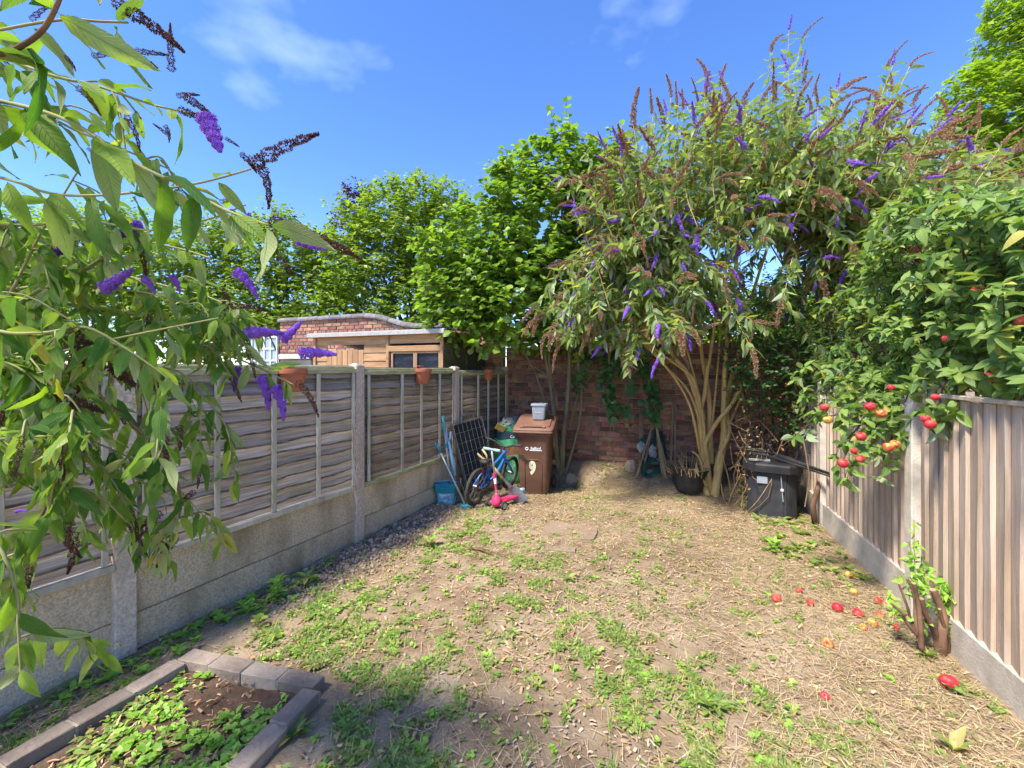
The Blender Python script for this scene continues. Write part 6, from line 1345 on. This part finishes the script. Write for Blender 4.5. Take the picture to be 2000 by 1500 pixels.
def weeds(name, xy, mt, label, L, nl, lift=.35, T=None, bedz=0):
    n = len(xy); rep = nl; p = np.repeat(xy, rep, 0); N = len(p); a = rng.uniform(0, 6.283, N); el = np.abs(rng.normal(lift, .25, N)); sc = np.repeat(rng.uniform(.6, 1.3, n), rep) * rng.uniform(.6, 1.2, N)
    d = np.stack([np.cos(a), np.sin(a), el], 1); nr = np.stack([-np.cos(a) * .4, -np.sin(a) * .4, np.ones(N)], 1) + rng.normal(0, .25, (N, 3)); off = rng.normal(0, .008, (N, 2))
    pos = np.stack([p[:, 0] + off[:, 0], p[:, 1] + off[:, 1], g(p[:, 0], p[:, 1]) * (1 if not bedz else .3) + bedz + .004 + np.abs(rng.normal(0, .006, N))], 1)
    v, f = T or SMALL; me = np_mesh(name, v, f, pos, basis(d, nr), L * sc, rng.random(N), mt, smooth=True); tag(link(name, me), label, kind='stuff')
ROSE = leafT(3, lambda t: .2 * math.sin(math.pi * t ** 1.2) ** .7 + .01, 1, .2, .3); CLOV = leafT(2, roundl, 1, .2, .1)
weeds('green_weeds', scatter(3500, dgreen), MT['weed'], 'low green weeds growing in patches across the garden', .036, 6, .3, T=ROSE)
weeds('clover', scatter(650, lambda x, y: dgreen(x, y) * np.where(lat(x, y) < .35, 1, .45)), MT['clover'], 'bright green clover like weeds near the left fence', .026, 7, .5, T=CLOV)
weeds('grass_tufts', scatter(2600, dgreen), MT['weed'], 'short green grass tufts between the weeds', .06, 6, .9, T=leafT(2, lambda t: .035 * (1 - t) + .004, 1, .2, .2))
def dbed(x, y): return np.clip(sst((noise2(x, y, 7, 31) + .35) / .6), 0, 1)
weeds('bed_weeds', scatter(230, dbed, True), MT['clover'], 'bright green clover filling the raised bed', .03, 8, .55, T=CLOV, bedz=.022)
weeds('bed_weeds', scatter(110, dbed, True), MT['weed'], 'darker green seedlings among the raised bed clover', .045, 7, T=ROSE, bedz=.022)
def fence_foot(x, y): l = left_d(x, y); return np.clip(sst((.5 - l) / .4) * (noise2(x, y, 3, 41) > .1), 0, 1) * np.where((garden_v(x, y) < 4.9), 1, .3)
weeds('fence_foot_weeds', scatter(90, fence_foot), MT['clover'], 'leafy green weeds along the foot of the left fence', .05, 9, .7, T=APPV[0])
weeds('corner_weeds', scatter(160, lambda x, y: np.clip((right_d(x, y) < .75) * (garden_v(x, y) > 4.4) * .8 + (right_d(x, y) < .3) * .3, 0, 1)), MT['weed'], 'bramble and nettle leaves round the compost bin', .06, 8, .9, T=APPV[0])
def gravel():
    def dens(x, y): l = left_d(x, y); v = garden_v(x, y); return np.clip(sst((.8 - l) / .7) * sst((v - 2.05) / .5) * sst((5.0 - v) / .6), 0, 1)
    xy = scatter(2100, dens); n = len(xy); s = rng.uniform(.007, .024, n) * np.where(rng.random(n) < .06, 1.7, 1)
    bm = bmesh.new(); bmesh.ops.create_icosphere(bm, subdivisions=1, radius=1); T = np.array([v.co for v in bm.verts]); Fc = np.array([[v.index for v in f.verts] for f in bm.faces]); bm.free()
    pos = np.stack([xy[:, 0], xy[:, 1], g(xy[:, 0], xy[:, 1]) + s * .3], 1); me = np_mesh('gravel', T, Fc, pos, basis(unit(n), unit(n)), np.stack([s, s * rng.uniform(.6, 1, n), s * rng.uniform(.45, .8, n)], 1), rng.random(n), MT['pebble'])
    tag(link('gravel', me), 'mixed brown and grey pebbles along the left fence', kind='stuff')
    xy = scatter(900, lambda x, y: np.clip(.4 + .3 * noise2(x, y, 3, 61), 0, 1)); n = len(xy); s = rng.uniform(.004, .014, n); pos = np.stack([xy[:, 0], xy[:, 1], g(xy[:, 0], xy[:, 1]) + s * .2], 1)
    tag(link('small_stones', np_mesh('small_stones', T, Fc, pos, basis(unit(n), unit(n)), np.stack([s, s * .8, s * .6], 1), rng.random(n), MT['pebble'])), 'tiny stones scattered on the bare soil', kind='stuff')
gravel()
# individual plants and bits on the ground
def plant(px, py, nl, L, lift, label, mt='weed', V=None, name='weed_plant', h=0):
    b = gp(px, py); root = empty(name, b, label=label, cat='plant'); LV = Leaves(); m = MB()
    for k in range(nl):
        a = k * 2.4 + random.uniform(-.3, .3); d = Vector((math.cos(a), math.sin(a), lift * random.uniform(.6, 1.4))).normalized(); p = b + Vector((0, 0, .005 + h * random.random())) + d * .01; LV.add(p, d, Vector((-math.cos(a) * .4, -math.sin(a) * .4, 1)), L * random.uniform(.7, 1.2))
    if h: m.tube([b, b + Vector((0.005, 0, h))], .003, 5).build('stem', MT['twiggreen'], root, org=b)
    LV.place(root, b, V or APPV, MT[mt], nparts=60)
DOCK = [leafT(6, lambda t: .17 * math.sin(math.pi * t ** .8) ** .7 + .005, 1, .3, c, .03) for c in (.1, .3, .5)]
plant(1862, 1470, 6, .10, 1.6, 'upright bright green dock plant in the lower right corner', 'weed', DOCK, 'dock_plant')
plant(540, 1172, 22, .075, .9, 'large leafy green weed at the foot of the left fence', 'clover', None, h=.14)
plant(600, 1145, 14, .08, .6, 'darker broad leaved weed beside the leafy fence weed', 'weed', None, h=.08)
plant(838, 1068, 12, .09, .6, 'dark green weed growing on the pebbles by black pot shards', 'weed', None, h=.05)
plant(1110, 1130, 16, .085, .3, 'flat dandelion rosette on bare soil in the middle distance', 'weed', DOCK, 'dandelion')
plant(1512, 1078, 16, .075, .7, 'bright leafy weed on straw in front of the compost bin', 'clover', None, h=.09)
plant(505, 1228, 9, .06, .7, 'small round leaved weed between fence post and raised bed', 'weed', HAZV, h=.06)
plant(775, 990, 12, .05, 1.2, 'narrow upright weed at fence foot under the second panel', 'weed', None, h=.16)
plant(790, 1215, 14, .075, .4, 'spreading weed rosette left of centre on the lawn', 'weed', DOCK, 'dandelion')
plant(1395, 1385, 20, .09, .6, 'broad leafy weed clump in the right foreground', 'weed', DOCK)
plant(575, 1440, 16, .09, 1.0, 'grey green thistle like weed against the raised bed bricks', 'weed', DOCK)
plant(165, 1480, 5, .15, .3, 'large fallen looking green leaf plant in raised bed corner', 'weed', DOCK)
def shard(px, py, w, lb, mt='black'):
    p = gp(px, py); m = MB(); m.lathe([(w, 0), (w * 1.02, w * .6), (w * .96, w * .6), (w * .94, .0)], 9, a0=0, a1=2.2); o = m.build('pot_shard', MT[mt], label=lb, cat='pot shard'); o.location = p + Vector((0, 0, -.005)); o.rotation_euler = (random.uniform(-.5, .5), .3, random.uniform(0, 6)); sm = o.modifiers.new('s', 'SOLIDIFY'); sm.thickness = .003
shard(836, 1036, .05, 'black plastic pot shard standing on the pebbles'); shard(880, 1088, .045, 'dark pot fragment beside the long dry leaf')
p = gp(955, 1082); m = MB(); q = spline([gp(905, 1078) + Vector((0, 0, .02)), gp(935, 1076) + Vector((0, 0, .025)), gp(965, 1084) + Vector((0, 0, .012)), gp(1003, 1090) + Vector((0, 0, .01))], 4); v = []
for i, c in enumerate(q): w = .035 * math.sin(math.pi * (i + .6) / (len(q) + .2)); v += [c + Vector((0, w, 0)), c + Vector((0, 0, -.008)), c + Vector((0, -w, .004))]
m.add(v, [(3 * i + k, 3 * i + k + 1, 3 * i + k + 4, 3 * i + k + 3) for i in range(len(q) - 1) for k in range(2)]); o = m.build('bark_strip', MT['twigbrown'], smooth=True, label='long curled brown bark strip on bare soil', cat='bark strip')
sm = o.modifiers.new('s', 'SOLIDIFY'); sm.thickness = .004
